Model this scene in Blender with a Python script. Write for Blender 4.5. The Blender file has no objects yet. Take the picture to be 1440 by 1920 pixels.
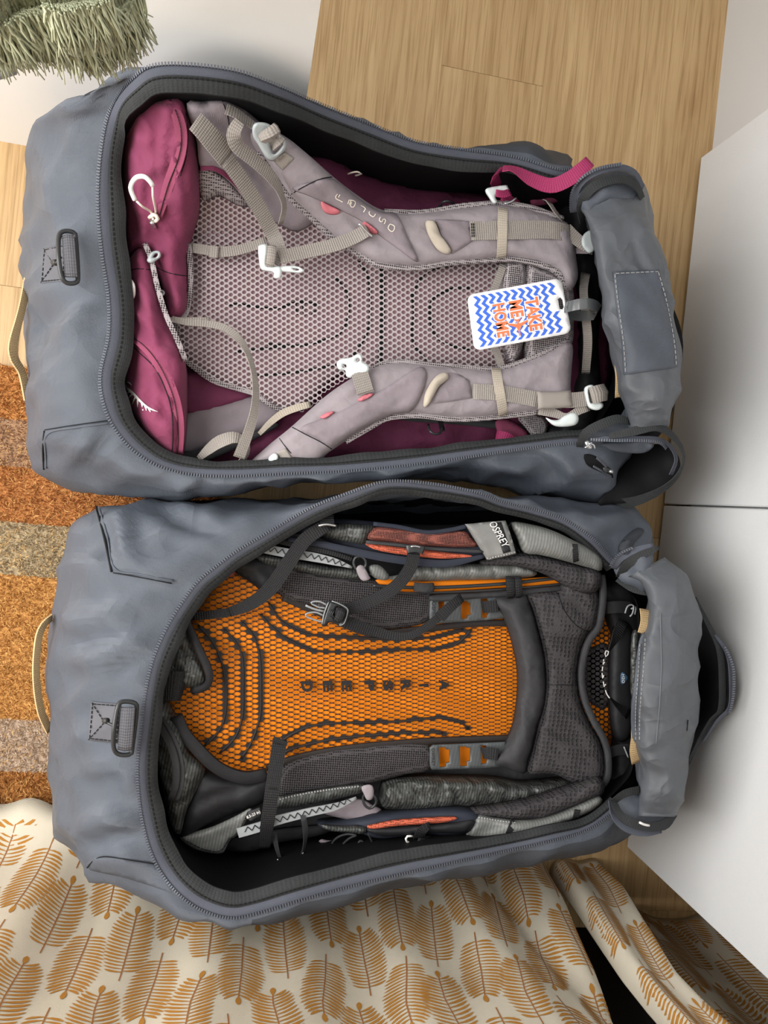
import bpy, math, random
import numpy as np
from mathutils import Vector, Matrix, noise
from mathutils.bvhtree import BVHTree
from mathutils.geometry import delaunay_2d_cdt
random.seed(7)
C = bpy.context.scene.collection
SC = bpy.context.scene

# ------------------------------------------------------------------ camera (image 1440 x 1920)
FPX, CAMH = 1442.0, 1.32
def _cray(x, y):
    v = np.array([(x - 720) / FPX, -(y - 960) / FPX, -1.0]); return v / np.linalg.norm(v)
_up = -_cray(466, 920)                                   # where the verticals of the room meet
_n = np.cross(_cray(1318, 300), _cray(1180, 1585))        # foot of the wardrobe doors
_Y = np.cross(_n, _up); _Y /= np.linalg.norm(_Y)
if _Y[1] < 0: _Y = -_Y
_X = np.cross(_Y, _up)
RW = np.array([_X, _Y, _up])                             # world axes in camera space
CAM = np.array([0, 0, CAMH])
cd = bpy.data.cameras.new('camera'); cam = bpy.data.objects.new('camera', cd); C.objects.link(cam)
cd.sensor_fit = 'VERTICAL'; cd.sensor_height = 32.0; cd.lens = 32.0 * FPX / 1920; cd.clip_start = 0.02
cam.matrix_world = Matrix.Translation((0, 0, CAMH)) @ Matrix(RW.tolist()).to_4x4()
SC.camera = cam

# ------------------------------------------------------------------ light and exposure
SC.view_settings.view_transform = 'Standard'; SC.view_settings.look = 'None'
SC.view_settings.gamma = 1.0; SC.view_settings.use_curve_mapping = False
SC.view_settings.exposure = 0.17
wd = bpy.data.worlds.new('world'); SC.world = wd; wd.use_nodes = True
wd.node_tree.nodes['Background'].inputs[0].default_value = (0.97, 0.985, 1.0, 1)
wd.node_tree.nodes['Background'].inputs[1].default_value = 0.72
def area(name, loc, target, sx, sy, power, col):
    l = bpy.data.lights.new(name, 'AREA'); l.shape = 'RECTANGLE'; l.size = sx; l.size_y = sy; l.energy = power; l.color = col
    o = bpy.data.objects.new(name, l); C.objects.link(o); o.location = loc
    o.rotation_euler = (Vector(target) - Vector(loc)).to_track_quat('-Z', 'Y').to_euler()
    return o
area('door_daylight', (-1.12, 0.12, 1.1), (0.2, -0.02, 0.1), 1.7, 1.8, 64, (1.0, 0.985, 0.955))

# ------------------------------------------------------------------ helpers
LIFT = None                                              # how far the pack on hand leans up, by place
def P(x, y, z):
    """the point at height z that stands where the photograph shows pixel x, y"""
    if LIFT is not None: z = z + LIFT(x, y)
    r = RW @ _cray(x, y); t = (z - CAMH) / r[2]
    return CAM + r * t
def pix(p):
    c = RW.T @ (np.asarray(p, float) - CAM)
    return 720 + FPX * c[0] / -c[2], 960 - FPX * c[1] / -c[2]
def mpp(z): return (CAMH - z) / FPX                      # metres to a pixel at height z
WO = {}                                                  # world origin of each parent
BV = {}                                                  # built surfaces of each thing, for laying things on them
def thing(name, label, cat, loc, group=None):
    o = bpy.data.objects.new(name, None); C.objects.link(o); o.location = loc; o.empty_display_size = 0.05
    o['label'] = label; o['category'] = cat
    if group: o['group'] = group
    WO[o.name] = np.array(loc, float); BV[o.name] = []
    return o
def tag(o, label, cat, group=None):
    o['label'] = label; o['category'] = cat
    if group: o['group'] = group
    return o
def add(name, V, F, m, parent=None, smooth=True, kind=None, label=None, uv=None, bvh=True, origin=None):
    V = np.asarray(V, float)
    if parent is not None: org = WO[parent.name]
    elif origin is not None: org = np.asarray(origin, float)
    else: org = np.zeros(3)
    me = bpy.data.meshes.new(name); me.from_pydata((V - org).tolist(), [], F)
    if smooth: me.polygons.foreach_set('use_smooth', [True] * len(me.polygons))
    if uv is not None:
        ul = me.uv_layers.new(name='UVMap'); li = np.zeros(len(me.loops), int); me.loops.foreach_get('vertex_index', li)
        ul.data.foreach_set('uv', np.asarray(uv, float)[li].ravel())
    me.materials.append(m); me.validate(); me.update()
    o = bpy.data.objects.new(name, me); C.objects.link(o)
    if parent is not None: o.parent = parent
    else: o.location = org
    WO[o.name] = org
    if kind: o['kind'] = kind
    if label: o['label'] = label
    root = parent
    while root is not None and root.parent is not None: root = root.parent
    root = root or o
    if bvh:
        t = BVHTree.FromPolygons([tuple(v) for v in V], F)
        px = np.array([pix(v) for v in (V if len(V) < 400 else V[::max(1, len(V) // 400)])])
        BV.setdefault(root.name, []).append((t, px[:, 0].min() - 6, px[:, 0].max() + 6, px[:, 1].min() - 6, px[:, 1].max() + 6))
    return o
def hit(x, y, roots, off=0.0, zdef=0.2):
    r = RW @ _cray(x, y); best = None; o = Vector(CAM); d = Vector(r)
    for rt in roots:
        for t, x0, x1, y0, y1 in BV[rt.name]:
            if x < x0 or x > x1 or y < y0 or y > y1: continue
            h = t.ray_cast(o, d)
            if h[0] is not None and (best is None or h[3] < best): best = h[3]
    if best is None: return P(x, y, zdef)
    return CAM + r * (best - off)
def cr(pts, n, closed=False):
    """Catmull-Rom through the points, n samples at even spacing"""
    p = np.asarray(pts, float); k = len(p); out = []
    segs = k if closed else k - 1
    for i in range(segs):
        a, b, c, d = (p[(i - 1) % k], p[i], p[(i + 1) % k], p[(i + 2) % k]) if closed else (p[max(i - 1, 0)], p[i], p[i + 1], p[min(i + 2, k - 1)])
        for t in np.linspace(0, 1, 12, endpoint=False):
            out.append(0.5 * (2 * b + (c - a) * t + (2 * a - 5 * b + 4 * c - d) * t * t + (3 * b - a - 3 * c + d) * t ** 3))
    out.append(p[0] if closed else p[-1]); out = np.array(out)
    s = np.concatenate([[0], np.cumsum(np.linalg.norm(np.diff(out[:, :2], axis=0), axis=1) + 1e-9)])
    q = np.linspace(0, s[-1], n + 1)[:-1] if closed else np.linspace(0, s[-1], n)
    return np.stack([np.interp(q, s, out[:, j]) for j in range(out.shape[1])], 1)
def inside(pts, poly):
    x, y = pts[:, 0], pts[:, 1]; r = np.zeros(len(pts), bool); k = len(poly); j = k - 1
    for i in range(k):
        xi, yi = poly[i][0], poly[i][1]; xj, yj = poly[j][0], poly[j][1]
        c = ((yi > y) != (yj > y)) & (x < (xj - xi) * (y - yi) / (yj - yi + 1e-12) + xi); r ^= c; j = i
    return r
def bdist(pts, loops):
    d = np.full(len(pts), 1e9)
    for L in loops:
        A = np.asarray(L, float)[:, :2]; B = np.roll(A, -1, 0)
        for a, b in zip(A, B):
            ab = b - a; t = np.clip(((pts - a) @ ab) / (ab @ ab + 1e-9), 0, 1)
            d = np.minimum(d, np.linalg.norm(pts - a - t[:, None] * ab, axis=1))
    return d
def zfun(z):
    if callable(z): return z
    if isinstance(z, (int, float)): return lambda q: np.full(len(q), float(z))
    K = np.asarray(z, float)
    def f(q):
        w = 1.0 / (np.hypot(q[:, None, 0] - K[None, :, 0], q[:, None, 1] - K[None, :, 1]) ** 2 + 60)
        return (w * K[None, :, 2]).sum(1) / w.sum(1)
    return f
def drape(roots, off, zdef=0.2): return ('d', roots, off, zdef)
def pad(name, m, parent, out, z, h=0.008, w=12, th=0.004, step=8, smooth=True, holes=(), wr=None, label=None, kind=None, exact=False, bvh=True, prof=2.0):
    """a cushioned piece with outline out (pixels), its rim at height z, rising by h within w pixels of the rim"""
    per = sum(math.dist(out[i][:2], out[(i + 1) % len(out)][:2]) for i in range(len(out)))
    if exact: L = []; k = len(out)
    n = max(12, int(per / step))
    if exact:
        for i in range(k):
            a, b = np.array(out[i][:2], float), np.array(out[(i + 1) % k][:2], float); q = max(1, int(np.linalg.norm(b - a) / step))
            L += [a + (b - a) * t / q for t in range(q)]
        L = np.array(L)
    else: L = cr([p[:2] for p in out], n, True)
    loops = [L]
    for hl in holes:
        hp = sum(math.dist(hl[i], hl[(i + 1) % len(hl)]) for i in range(len(hl))); loops.append(np.array(hl, float) if exact else cr(hl, max(8, int(hp / step)), True))
    x0, y0 = L.min(0); x1, y1 = L.max(0)
    gx, gy = np.meshgrid(np.arange(x0, x1, step), np.arange(y0, y1, step * 0.87))
    gx = gx + (np.arange(gx.shape[0]) % 2)[:, None] * step * 0.5
    G = np.stack([gx.ravel(), gy.ravel()], 1); G = G[inside(G, L)]
    for hl in loops[1:]: G = G[~inside(G, hl)]
    if len(G): G = G[bdist(G, loops) > step * 0.45]
    ring = []; edges = []
    vs = []
    for lp in loops:
        s = len(vs); vs += lp.tolist(); edges += [(s + i, s + (i + 1) % len(lp)) for i in range(len(lp))]; ring.append((s, len(lp)))
    nb = len(vs); vs += G.tolist()
    r = delaunay_2d_cdt([Vector(v) for v in vs], edges, [], 0, 1e-4)
    Q = np.array([tuple(v) for v in r[0]]); T = np.array([f for f in r[2] if len(f) == 3])
    cen = Q[T].mean(1); ok = inside(cen, L)
    for hl in loops[1:]: ok &= ~inside(cen, hl)
    T = T[ok]
    a, b, c = Q[T[:, 0]], Q[T[:, 1]], Q[T[:, 2]]
    fl = ((b - a)[:, 0] * (c - a)[:, 1] - (b - a)[:, 1] * (c - a)[:, 0]) > 0       # picture y runs down
    T[fl] = T[fl][:, ::-1]
    d = np.clip(bdist(Q, loops) / w, 0, 1); up = h * (1 - (1 - d) ** prof) ** (1 / prof) if h else 0 * d
    if wr:
        amp, sc, ang = wr[:3]; ca, sa = math.cos(ang), math.sin(ang); st = wr[3] if len(wr) > 3 else 4.0
        nn = np.array([noise.noise((( q[0] * ca + q[1] * sa) / sc / st, (-q[0] * sa + q[1] * ca) / sc, 3.7)) for q in Q])
        up = up + amp * (1 - 2 * np.abs(nn)) * np.clip(d * 1.5, 0, 1)
    if isinstance(z, tuple) and z[0] == 'd':
        base = np.array([hit(q[0], q[1], z[1], z[2], z[3]) for q in Q]); top = base + np.array([0, 0, 1.0]) * up[:, None]
        bot = base - np.array([0, 0, th])
    else:
        zz = zfun(z)(Q)
        top = np.array([P(q[0], q[1], zz[i] + up[i]) for i, q in enumerate(Q)]); bot = np.array([P(q[0], q[1], zz[i]) - (0, 0, th) for i, q in enumerate(Q)])
    nQ = len(Q); V = np.concatenate([top, bot]); F = [tuple(int(v) for v in t) for t in T] + [tuple(int(v) + nQ for v in t[::-1]) for t in T]
    cnt = {}
    for t in T:
        for i in range(3): cnt[(int(t[i]), int(t[(i + 1) % 3]))] = 1
    for (i, j) in cnt:
        if (j, i) not in cnt: F.append((j, i, i + nQ, j + nQ))
    return add(name, V, F, m, parent, True, kind, label, bvh=bvh)
def W3(pts, roots=None, off=0.003, smooth=3):
    """pixel points (x, y, z or None) to world points; None lies on what is there"""
    q = np.array([hit(p[0], p[1], roots, off) if (len(p) < 3 or p[2] is None) else P(*p[:3]) for p in pts])
    return q
def ribbon(name, m, parent, pts, wpx, roots=None, off=0.003, th=0.0014, n=None, twist=0.0, label=None, kind=None, closed=False, lay=False, bvh=True, arch=0.0):
    """webbing along pixel points (x, y, z); wpx its width, twist (degrees) turns it on edge"""
    if lay:                                                # every sample lies on the surface
        c2 = cr([p[:2] for p in pts], n or max(6, int(sum(math.dist(pts[i][:2], pts[i + 1][:2]) for i in range(len(pts) - 1)) / 9)), closed)
        c = np.array([hit(q[0], q[1], roots, off) for q in c2])
        for _ in range(4):
            zc = c.copy(); c[1:-1] = 0.5 * zc[1:-1] + 0.25 * (zc[:-2] + zc[2:])
    else:
        w3 = W3(pts, roots, off); k = n or max(8, int(sum(math.dist(pts[i][:2], pts[i + 1][:2]) for i in range(len(pts) - 1)) / 8))
        c = cr(w3, k, closed)
    k = len(c); ws = np.interp(np.linspace(0, 1, k), np.linspace(0, 1, len(wpx)), wpx) if hasattr(wpx, '__len__') else np.full(k, float(wpx))
    tw = np.radians(np.interp(np.linspace(0, 1, k), np.linspace(0, 1, len(twist)), twist) if hasattr(twist, '__len__') else np.full(k, float(twist)))
    T = (np.roll(c, -1, 0) - np.roll(c, 1, 0)) if closed else np.gradient(c, axis=0)
    T /= np.linalg.norm(T, axis=1)[:, None] + 1e-9
    V = []; F = []; U = []; s = 0.0
    for i in range(k):
        if i: s += np.linalg.norm(c[i] - c[i - 1])
        hd = np.cross(T[i], (0, 0, 1.0)); l = np.linalg.norm(hd); hd = hd / l if l > 0.05 else (sd if i else np.array([1.0, 0, 0])); sd = hd
        nn = np.cross(hd, T[i]); wv = hd * math.cos(tw[i]) + nn * math.sin(tw[i]); nv = nn * math.cos(tw[i]) - hd * math.sin(tw[i])
        hw = ws[i] * mpp(c[i][2]) / 2
        for a, b in ((-1, 0.7), (0, 1 + arch), (1, 0.7), (1, -1), (-1, -1), (-1, 0.7), (-1, -1), (1, 0.7), (1, -1)):
            V.append(c[i] + wv * hw * a + nv * th * 0.5 * b); U.append((s, hw * a))
    for i in range(k if closed else k - 1):
        a, b = i * 9, ((i + 1) % k) * 9
        for j, l in ((0, 1), (1, 2), (3, 4), (6, 5), (7, 8)): F.append((a + j, a + l, b + l, b + j))
    if not closed: F += [(4, 3, 2, 1, 0), tuple((k - 1) * 9 + j for j in range(5))]
    return add(name, V, F, m, parent, True, kind, label, uv=U, bvh=bvh)
def tube_vf(c, r, n=8, closed=False):
    c = np.asarray(c, float); k = len(c); T = (np.roll(c, -1, 0) - np.roll(c, 1, 0)) if closed else np.gradient(c, axis=0)
    T /= np.linalg.norm(T, axis=1)[:, None] + 1e-9; V = []; F = []
    rr = r if hasattr(r, '__len__') else [r] * k; u = None
    for i in range(k):
        if u is None: u = np.cross(T[i], (0.3, 0.2, 1.0))
        u = u - T[i] * (u @ T[i]); u /= np.linalg.norm(u) + 1e-9; v = np.cross(T[i], u)
        for j in range(n):
            a = 2 * math.pi * j / n; V.append(c[i] + rr[i] * (math.cos(a) * u + math.sin(a) * v))
    for i in range(k if closed else k - 1):
        a, b = i * n, ((i + 1) % k) * n
        for j in range(n): F.append((a + j, a + (j + 1) % n, b + (j + 1) % n, b + j))
    if not closed: F += [tuple(range(n - 1, -1, -1)), tuple(range((k - 1) * n, k * n))]
    return V, F
def tube(name, m, parent, pts, rpx, roots=None, off=0.003, n=None, closed=False, label=None, kind=None, bvh=True, sides=8):
    w3 = W3(pts, roots, off); k = n or max(6, int(sum(math.dist(pts[i][:2], pts[i + 1][:2]) for i in range(len(pts) - 1)) / 4))
    c = cr(w3, k, closed); V, F = tube_vf(c, rpx * mpp(c[:, 2].mean()), sides, closed)
    return add(name, V, F, m, parent, True, kind, label, bvh=bvh)
def boxes(name, m, parent, items, kind=None, label=None, smooth=False, bvh=False):
    """many little blocks: (centre, axis a, axis b, axis c) as half vectors"""
    V = []; F = []
    for c, a, b, d in items:
        s = len(V)
        for k in range(8): V.append(c + a * (1 if k & 1 else -1) + b * (1 if k & 2 else -1) + d * (1 if k & 4 else -1))
        F += [(s, s + 2, s + 3, s + 1), (s + 4, s + 5, s + 7, s + 6), (s, s + 1, s + 5, s + 4), (s + 2, s + 6, s + 7, s + 3), (s, s + 4, s + 6, s + 2), (s + 1, s + 3, s + 7, s + 5)]
    return add(name, V, F, m, parent, smooth, kind, label, bvh=bvh)
def along(c, gap):
    s = np.concatenate([[0], np.cumsum(np.linalg.norm(np.diff(c, axis=0), axis=1))]); q = np.arange(gap / 2, s[-1], gap)
    p = np.stack([np.interp(q, s, c[:, j]) for j in range(3)], 1); t = np.gradient(p, axis=0) if len(p) > 1 else np.array([[1, 0, 0]])
    return p, t / (np.linalg.norm(t, axis=1)[:, None] + 1e-9)
def stitch(m, parent, pts, roots, off=0.0012, gap=0.0062, ln=0.0042, wd=0.0011, zig=0.0, name='stitching', z=None):
    n = max(6, int(sum(math.dist(pts[i][:2], pts[i + 1][:2]) for i in range(len(pts) - 1)) / 6))
    c2 = cr([p[:2] for p in pts], n); c = np.array([P(q[0], q[1], z) for q in c2] if z else [hit(q[0], q[1], roots, off) for q in c2])
    for _ in range(2): c[1:-1] = 0.5 * c[1:-1] + 0.25 * (c[:-2] + c[2:])
    p, t = along(c, gap); it = []
    for i, (a, b) in enumerate(zip(p, t)):
        s = np.cross(b, (0, 0, 1.0)); s /= np.linalg.norm(s) + 1e-9
        if zig:
            sg = 1 if i % 2 else -1; dv = b * gap / 2 + s * sg * zig; it.append((a, dv, np.cross(dv / np.linalg.norm(dv), (0, 0, 1.0)) * wd / 2, np.array([0, 0, 0.0004])))
        else: it.append((a, b * ln / 2, s * wd / 2, np.cross(s, b) * 0.0005))
    return boxes(name, m, parent, it, kind='stuff')
_fc = {}
def glyphs(txt, bold=0.0, spacing=1.0):
    cu = bpy.data.curves.new('t', 'FONT'); cu.body = txt; cu.size = 1.0; cu.offset = bold; cu.space_character = spacing; cu.resolution_u = 3
    o = bpy.data.objects.new('t', cu); C.objects.link(o); dg = bpy.context.evaluated_depsgraph_get(); me = bpy.data.meshes.new_from_object(o.evaluated_get(dg))
    V = np.array([v.co[:2] for v in me.vertices]); F = [tuple(p.vertices) for p in me.polygons]
    bpy.data.objects.remove(o); bpy.data.curves.remove(cu); bpy.data.meshes.remove(me)
    return V, F
def lettering(name, m, parent, txt, org, right, up, roots=None, off=0.001, z=None, bold=0.0, h=0.0006, label=None, fit=None, lift=None):
    """flat letters: org the pixel of the lower left corner of the text, right and up its axes in pixels for the whole width and the cap height"""
    V, F = glyphs(txt, bold); lo = V.min(0); hi = V.max(0); U = (V - lo) / (hi - lo)
    q = np.array(org)[None] + U[:, :1] * np.array(right)[None] + U[:, 1:] * np.array(up)[None]
    top = np.array([P(a[0], a[1], z) if z is not None else hit(a[0], a[1], roots, off) for a in q]); bot = top - np.array([0, 0, h]); n = len(q)
    FF = list(F) + [tuple(v + n for v in f[::-1]) for f in F]; ed = {}
    for f in F:
        for i in range(len(f)): ed[(f[i], f[(i + 1) % len(f)])] = 1
    for (i, j) in ed:
        if (j, i) not in ed: FF.append((j, i, i + n, j + n))
    return add(name, np.concatenate([top, bot]), FF, m, parent, False, None, label, bvh=False)
def plate(name, m, parent, out, z, th=0.003, holes=(), h=0.0015, w=3, step=4, label=None, exact=False):
    return pad(name, m, parent, out, z, h, w, th, step, holes=holes, label=label, exact=exact)
def join_vf(parts):
    V = []; F = []
    for v, f in parts:
        s = len(V); V += [tuple(x) for x in v]; F += [tuple(i + s for i in q) for q in f]
    return V, F
def box_vf(x0, x1, y0, y1, z0, z1):
    V = [(x, y, z) for z in (z0, z1) for y in (y0, y1) for x in (x0, x1)]
    return V, [(0, 2, 3, 1), (4, 5, 7, 6), (0, 1, 5, 4), (2, 6, 7, 3), (0, 4, 6, 2), (1, 3, 7, 5)]

# ------------------------------------------------------------------ materials
def mat(name, col, rough=0.7, spec=0.3, var=0.0, vsc=30.0, bump=0.0, bsc=200.0, twill=0.0, tsc=500.0, rib=0.0, rsc=700.0, stripe=None, dots=None, metal=0.0, sheen=0.0, trans=0.0, crumple=0.0, csc=9.0):
    m = bpy.data.materials.new(name); m.use_nodes = True; nt = m.node_tree; N = nt.nodes; Lk = nt.links; b = N['Principled BSDF']
    b.inputs['Base Color'].default_value = (*col, 1); b.inputs['Roughness'].default_value = rough; b.inputs['Metallic'].default_value = metal
    b.inputs['Specular IOR Level'].default_value = spec
    if sheen: b.inputs['Sheen Weight'].default_value = sheen
    if trans: b.inputs['Transmission Weight'].default_value = trans
    tc = N.new('ShaderNodeTexCoord'); crd = tc.outputs['Object']; cur = None
    def mix(a, bb, fac, mode='MIX'):
        x = N.new('ShaderNodeMix'); x.data_type = 'RGBA'; x.blend_type = mode
        if isinstance(fac, float): x.inputs[0].default_value = fac
        else: Lk.new(fac, x.inputs[0])
        for i, s in ((6, a), (7, bb)):
            if isinstance(s, tuple): x.inputs[i].default_value = (*s, 1)
            else: Lk.new(s, x.inputs[i])
        return x.outputs[2]
    def mth(op, a, bb=None):
        x = N.new('ShaderNodeMath'); x.operation = op
        for i, s in ((0, a), (1, bb)):
            if s is None: continue
            if isinstance(s, (int, float)): x.inputs[i].default_value = s
            else: Lk.new(s, x.inputs[i])
        return x.outputs[0]
    cur = col
    if var:
        n = N.new('ShaderNodeTexNoise'); n.inputs['Scale'].default_value = vsc; n.inputs['Detail'].default_value = 5; Lk.new(crd, n.inputs['Vector'])
        cur = mix(tuple(c * (1 - var) for c in col), tuple(min(1, c * (1 + var)) for c in col), n.outputs['Fac'])
    if stripe:
        scol, ssc, ang, amt = stripe
        mp = N.new('ShaderNodeMapping'); mp.inputs['Rotation'].default_value = (0, 0, ang); Lk.new(crd, mp.inputs['Vector'])
        w = N.new('ShaderNodeTexWave'); w.inputs['Scale'].default_value = ssc; w.inputs['Distortion'].default_value = 0.6; w.inputs['Detail'].default_value = 2; Lk.new(mp.outputs[0], w.inputs['Vector'])
        n = N.new('ShaderNodeTexNoise'); n.inputs['Scale'].default_value = 160; Lk.new(crd, n.inputs['Vector'])
        f = mth('MULTIPLY', w.outputs['Fac'], mth('MULTIPLY', n.outputs['Fac'], amt * 1.6)); cur = mix(cur, scol, f)
    hts = []
    if dots:
        dcol, dsc, dr = dots
        v = N.new('ShaderNodeTexVoronoi'); v.inputs['Scale'].default_value = dsc; v.inputs['Randomness'].default_value = 0.12; Lk.new(crd, v.inputs['Vector'])
        s = N.new('ShaderNodeMapRange'); s.inputs[1].default_value = dr - 0.1; s.inputs[2].default_value = dr + 0.1; Lk.new(v.outputs['Distance'], s.inputs[0])
        cur = mix(dcol, cur, s.outputs[0]); hts.append((s.outputs[0], 0.0012))
    if twill:
        mp = N.new('ShaderNodeMapping'); mp.inputs['Rotation'].default_value = (0, 0.25, 0.9); Lk.new(crd, mp.inputs['Vector'])
        w = N.new('ShaderNodeTexWave'); w.inputs['Scale'].default_value = tsc / 6.28; w.inputs['Distortion'].default_value = 0.15; w.inputs['Detail Scale'].default_value = 3; Lk.new(mp.outputs[0], w.inputs['Vector'])
        hts.append((w.outputs['Fac'], 0.00025 * twill)); cur = mix(cur, (1, 1, 1), mth('MULTIPLY', w.outputs['Fac'], 0.035 * twill), 'MIX')
    if rib:
        sp = N.new('ShaderNodeSeparateXYZ'); Lk.new(tc.outputs['UV'], sp.inputs[0])
        w = mth('SINE', mth('MULTIPLY', sp.outputs[0], rsc * 2)); w2 = mth('SINE', mth('MULTIPLY', sp.outputs[1], rsc * 2.6))
        hh = mth('ADD', mth('MULTIPLY', w, 0.35), mth('MULTIPLY', w2, 0.18)); hts.append((hh, 0.0007 * rib))
        cur = mix(cur, tuple(c * 0.62 for c in col), mth('MULTIPLY', mth('ADD', hh, 0.5), 0.5 * min(1.0, rib)))
    if bump:
        n = N.new('ShaderNodeTexNoise'); n.inputs['Scale'].default_value = bsc; n.inputs['Detail'].default_value = 4; Lk.new(crd, n.inputs['Vector']); hts.append((n.outputs['Fac'], bump))
    if crumple:
        for k_, am in ((1.0, 1.0), (2.7, 0.35)):
            n = N.new('ShaderNodeTexNoise'); n.inputs['Scale'].default_value = csc * k_; n.inputs['Detail'].default_value = 1.5; n.inputs['Roughness'].default_value = 0.4; n.inputs['Distortion'].default_value = 0.3; Lk.new(crd, n.inputs['Vector'])
            f_ = mth('ABSOLUTE', mth('SUBTRACT', n.outputs['Fac'], 0.5)); hts.append((f_, -crumple * am))
    prev = None
    for hgt, dist in hts:
        bn = N.new('ShaderNodeBump'); bn.inputs['Strength'].default_value = 1.0; bn.inputs['Distance'].default_value = dist; Lk.new(hgt, bn.inputs['Height'])
        if prev: Lk.new(prev, bn.inputs['Normal'])
        prev = bn.outputs[0]
    if prev: Lk.new(prev, b.inputs['Normal'])
    if not isinstance(cur, tuple): Lk.new(cur, b.inputs['Base Color'])
    return m
def s2l(r, g, b): return tuple((c / 255 / 12.92) if c <= 10 else ((c / 255 + 0.055) / 1.055) ** 2.4 for c in (r, g, b))
M = {}
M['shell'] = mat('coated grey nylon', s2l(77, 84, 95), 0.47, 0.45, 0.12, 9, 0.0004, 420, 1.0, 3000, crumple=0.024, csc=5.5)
M['shell_shade'] = mat('grey nylon darkened for shade', s2l(50, 54, 62), 0.6, 0.35, 0.12, 9, 0.0012, 40, 1.0, 3000)  # shell nylon again, with the shade of the walls put into its colour
M['flap'] = mat('rubbery grey coated fabric', s2l(82, 86, 92), 0.40, 0.5, 0.14, 12, 0.0012, 35, 0.6, 3000, crumple=0.034, csc=8)
M['ziptape'] = mat('slate zip tape', s2l(80, 83, 93), 0.8, 0.2, 0.1, 40, 0.0003, 600)
M['facing'] = mat('black binding webbing', s2l(47, 49, 50), 0.75, 0.25, 0.2, 60, 0.0004, 500, 0, 0, 0.4, 900)
M['teeth'] = mat('grey zip teeth', s2l(84, 88, 98), 0.35, 0.6)
M['lining'] = mat('black lining', s2l(14, 14, 16), 0.75, 0.2, 0.2, 20, 0.001, 30)
M['black'] = mat('black nylon', s2l(30, 30, 33), 0.6, 0.35, 0.2, 30, 0.001, 50)
M['charcoal'] = mat('charcoal nylon', s2l(50, 50, 53), 0.6, 0.35, 0.15, 30, 0.0008, 60, 0.6, 2600, crumple=0.006, csc=16)
M['navy'] = mat('navy edging', s2l(42, 46, 58), 0.7, 0.3, 0.15, 30, 0.0006, 80)
M['blackweb'] = mat('black webbing', s2l(36, 36, 38), 0.7, 0.3, 0.1, 40, 0, 1, 0, 0, 1.0, 900)
M['blackplastic'] = mat('black plastic', s2l(44, 46, 48), 0.35, 0.5)
M['greyplate'] = mat('dark grey moulded plastic', s2l(72, 76, 78), 0.45, 0.45, stripe=(s2l(92, 96, 98), 60, 0.1, 0.5))
M['metal'] = mat('bright metal', (0.62, 0.63, 0.65), 0.25, 0.5, metal=0.9)
M['tan'] = mat('tan webbing', s2l(196, 168, 126), 0.75, 0.25, 0.12, 60, 0, 1, 0, 0, 0.8, 1000)
M['magenta'] = mat('plum nylon', s2l(122, 49, 80), 0.75, 0.2, 0.16, 14, 0.0012, 60, 0.5, 2600, sheen=0.05, crumple=0.008, csc=16)
M['plum'] = mat('dark plum nylon', s2l(104, 42, 72), 0.75, 0.2, 0.16, 14, 0.0012, 60, 0.5, 2600, crumple=0.008, csc=14)
M['magweb'] = mat('magenta webbing', s2l(160, 50, 96), 0.65, 0.3, 0.08, 50, 0, 1, 0, 0, 0.8, 1000)
M['pinkzip'] = mat('faded pink zip tape', s2l(142, 70, 96), 0.8, 0.2, 0.12, 60, 0.0004, 500)
M['pink'] = mat('salmon pink cord', s2l(198, 112, 122), 0.6, 0.3)
M['grey'] = mat('warm grey worn nylon', s2l(150, 141, 146), 0.8, 0.2, 0.14, 22, 0.0012, 60, 0.6, 2600, sheen=0.03, crumple=0.005, csc=18)
M['grey2'] = mat('dusky grey nylon', s2l(138, 128, 134), 0.8, 0.2, 0.14, 22, 0.001, 70, 0.6, 2600, crumple=0.004, csc=18)
M['greyweb'] = mat('taupe webbing', s2l(154, 147, 141), 0.7, 0.25, 0.08, 60, 0, 1, 0, 0, 1.0, 1000)
M['beige'] = mat('beige tape', s2l(182, 172, 158), 0.8, 0.2, 0.1, 60, 0, 1, 0, 0, 0.6, 900)
M['spacer'] = mat('grey spacer mesh', s2l(160, 152, 154), 0.85, 0.15, 0.1, 40, dots=(s2l(58, 54, 56), 330, 0.36))
M['spacerdark'] = mat('black spacer mesh', s2l(74, 70, 72), 0.8, 0.2, 0.15, 40, dots=(s2l(24, 22, 24), 300, 0.33))
M['foam'] = mat('dusty pink foam', s2l(176, 144, 150), 0.85, 0.15, 0.14, 30)
M['net'] = mat('pale grey net', s2l(176, 166, 168), 0.7, 0.25)
M['netblack'] = mat('black net', s2l(40, 34, 32), 0.55, 0.35)
M['orange'] = mat('orange fabric', s2l(252, 138, 20), 0.6, 0.25, 0.08, 20)
M['white'] = mat('pale grey plastic', s2l(214, 222, 222), 0.4, 0.45)
M['greyplastic'] = mat('grey plastic', s2l(168, 176, 178), 0.4, 0.45)
M['print'] = mat('white print', s2l(228, 226, 222), 0.6, 0.2)
M['cream'] = mat('cream print', s2l(232, 222, 208), 0.6, 0.2)
M['ripstop'] = mat('striped silver grey ripstop', s2l(98, 99, 97), 0.45, 0.5, 0.12, 30, 0.0012, 40, stripe=(s2l(158, 161, 157), 72, 0.1, 0.36))
M['ripdark'] = mat('dark striped ripstop', s2l(42, 43, 42), 0.42, 0.5, 0.12, 30, 0.0012, 40, stripe=(s2l(112, 116, 112), 72, 0.1, 0.42), crumple=0.012, csc=26)
M['zigtape'] = mat('light grey binding', s2l(156, 160, 162), 0.7, 0.25, 0.08, 60)
M['redmesh'] = mat('red orange mesh', s2l(206, 104, 78), 0.8, 0.15, 0.1, 40, dots=(s2l(70, 44, 42), 420, 0.34))
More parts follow.
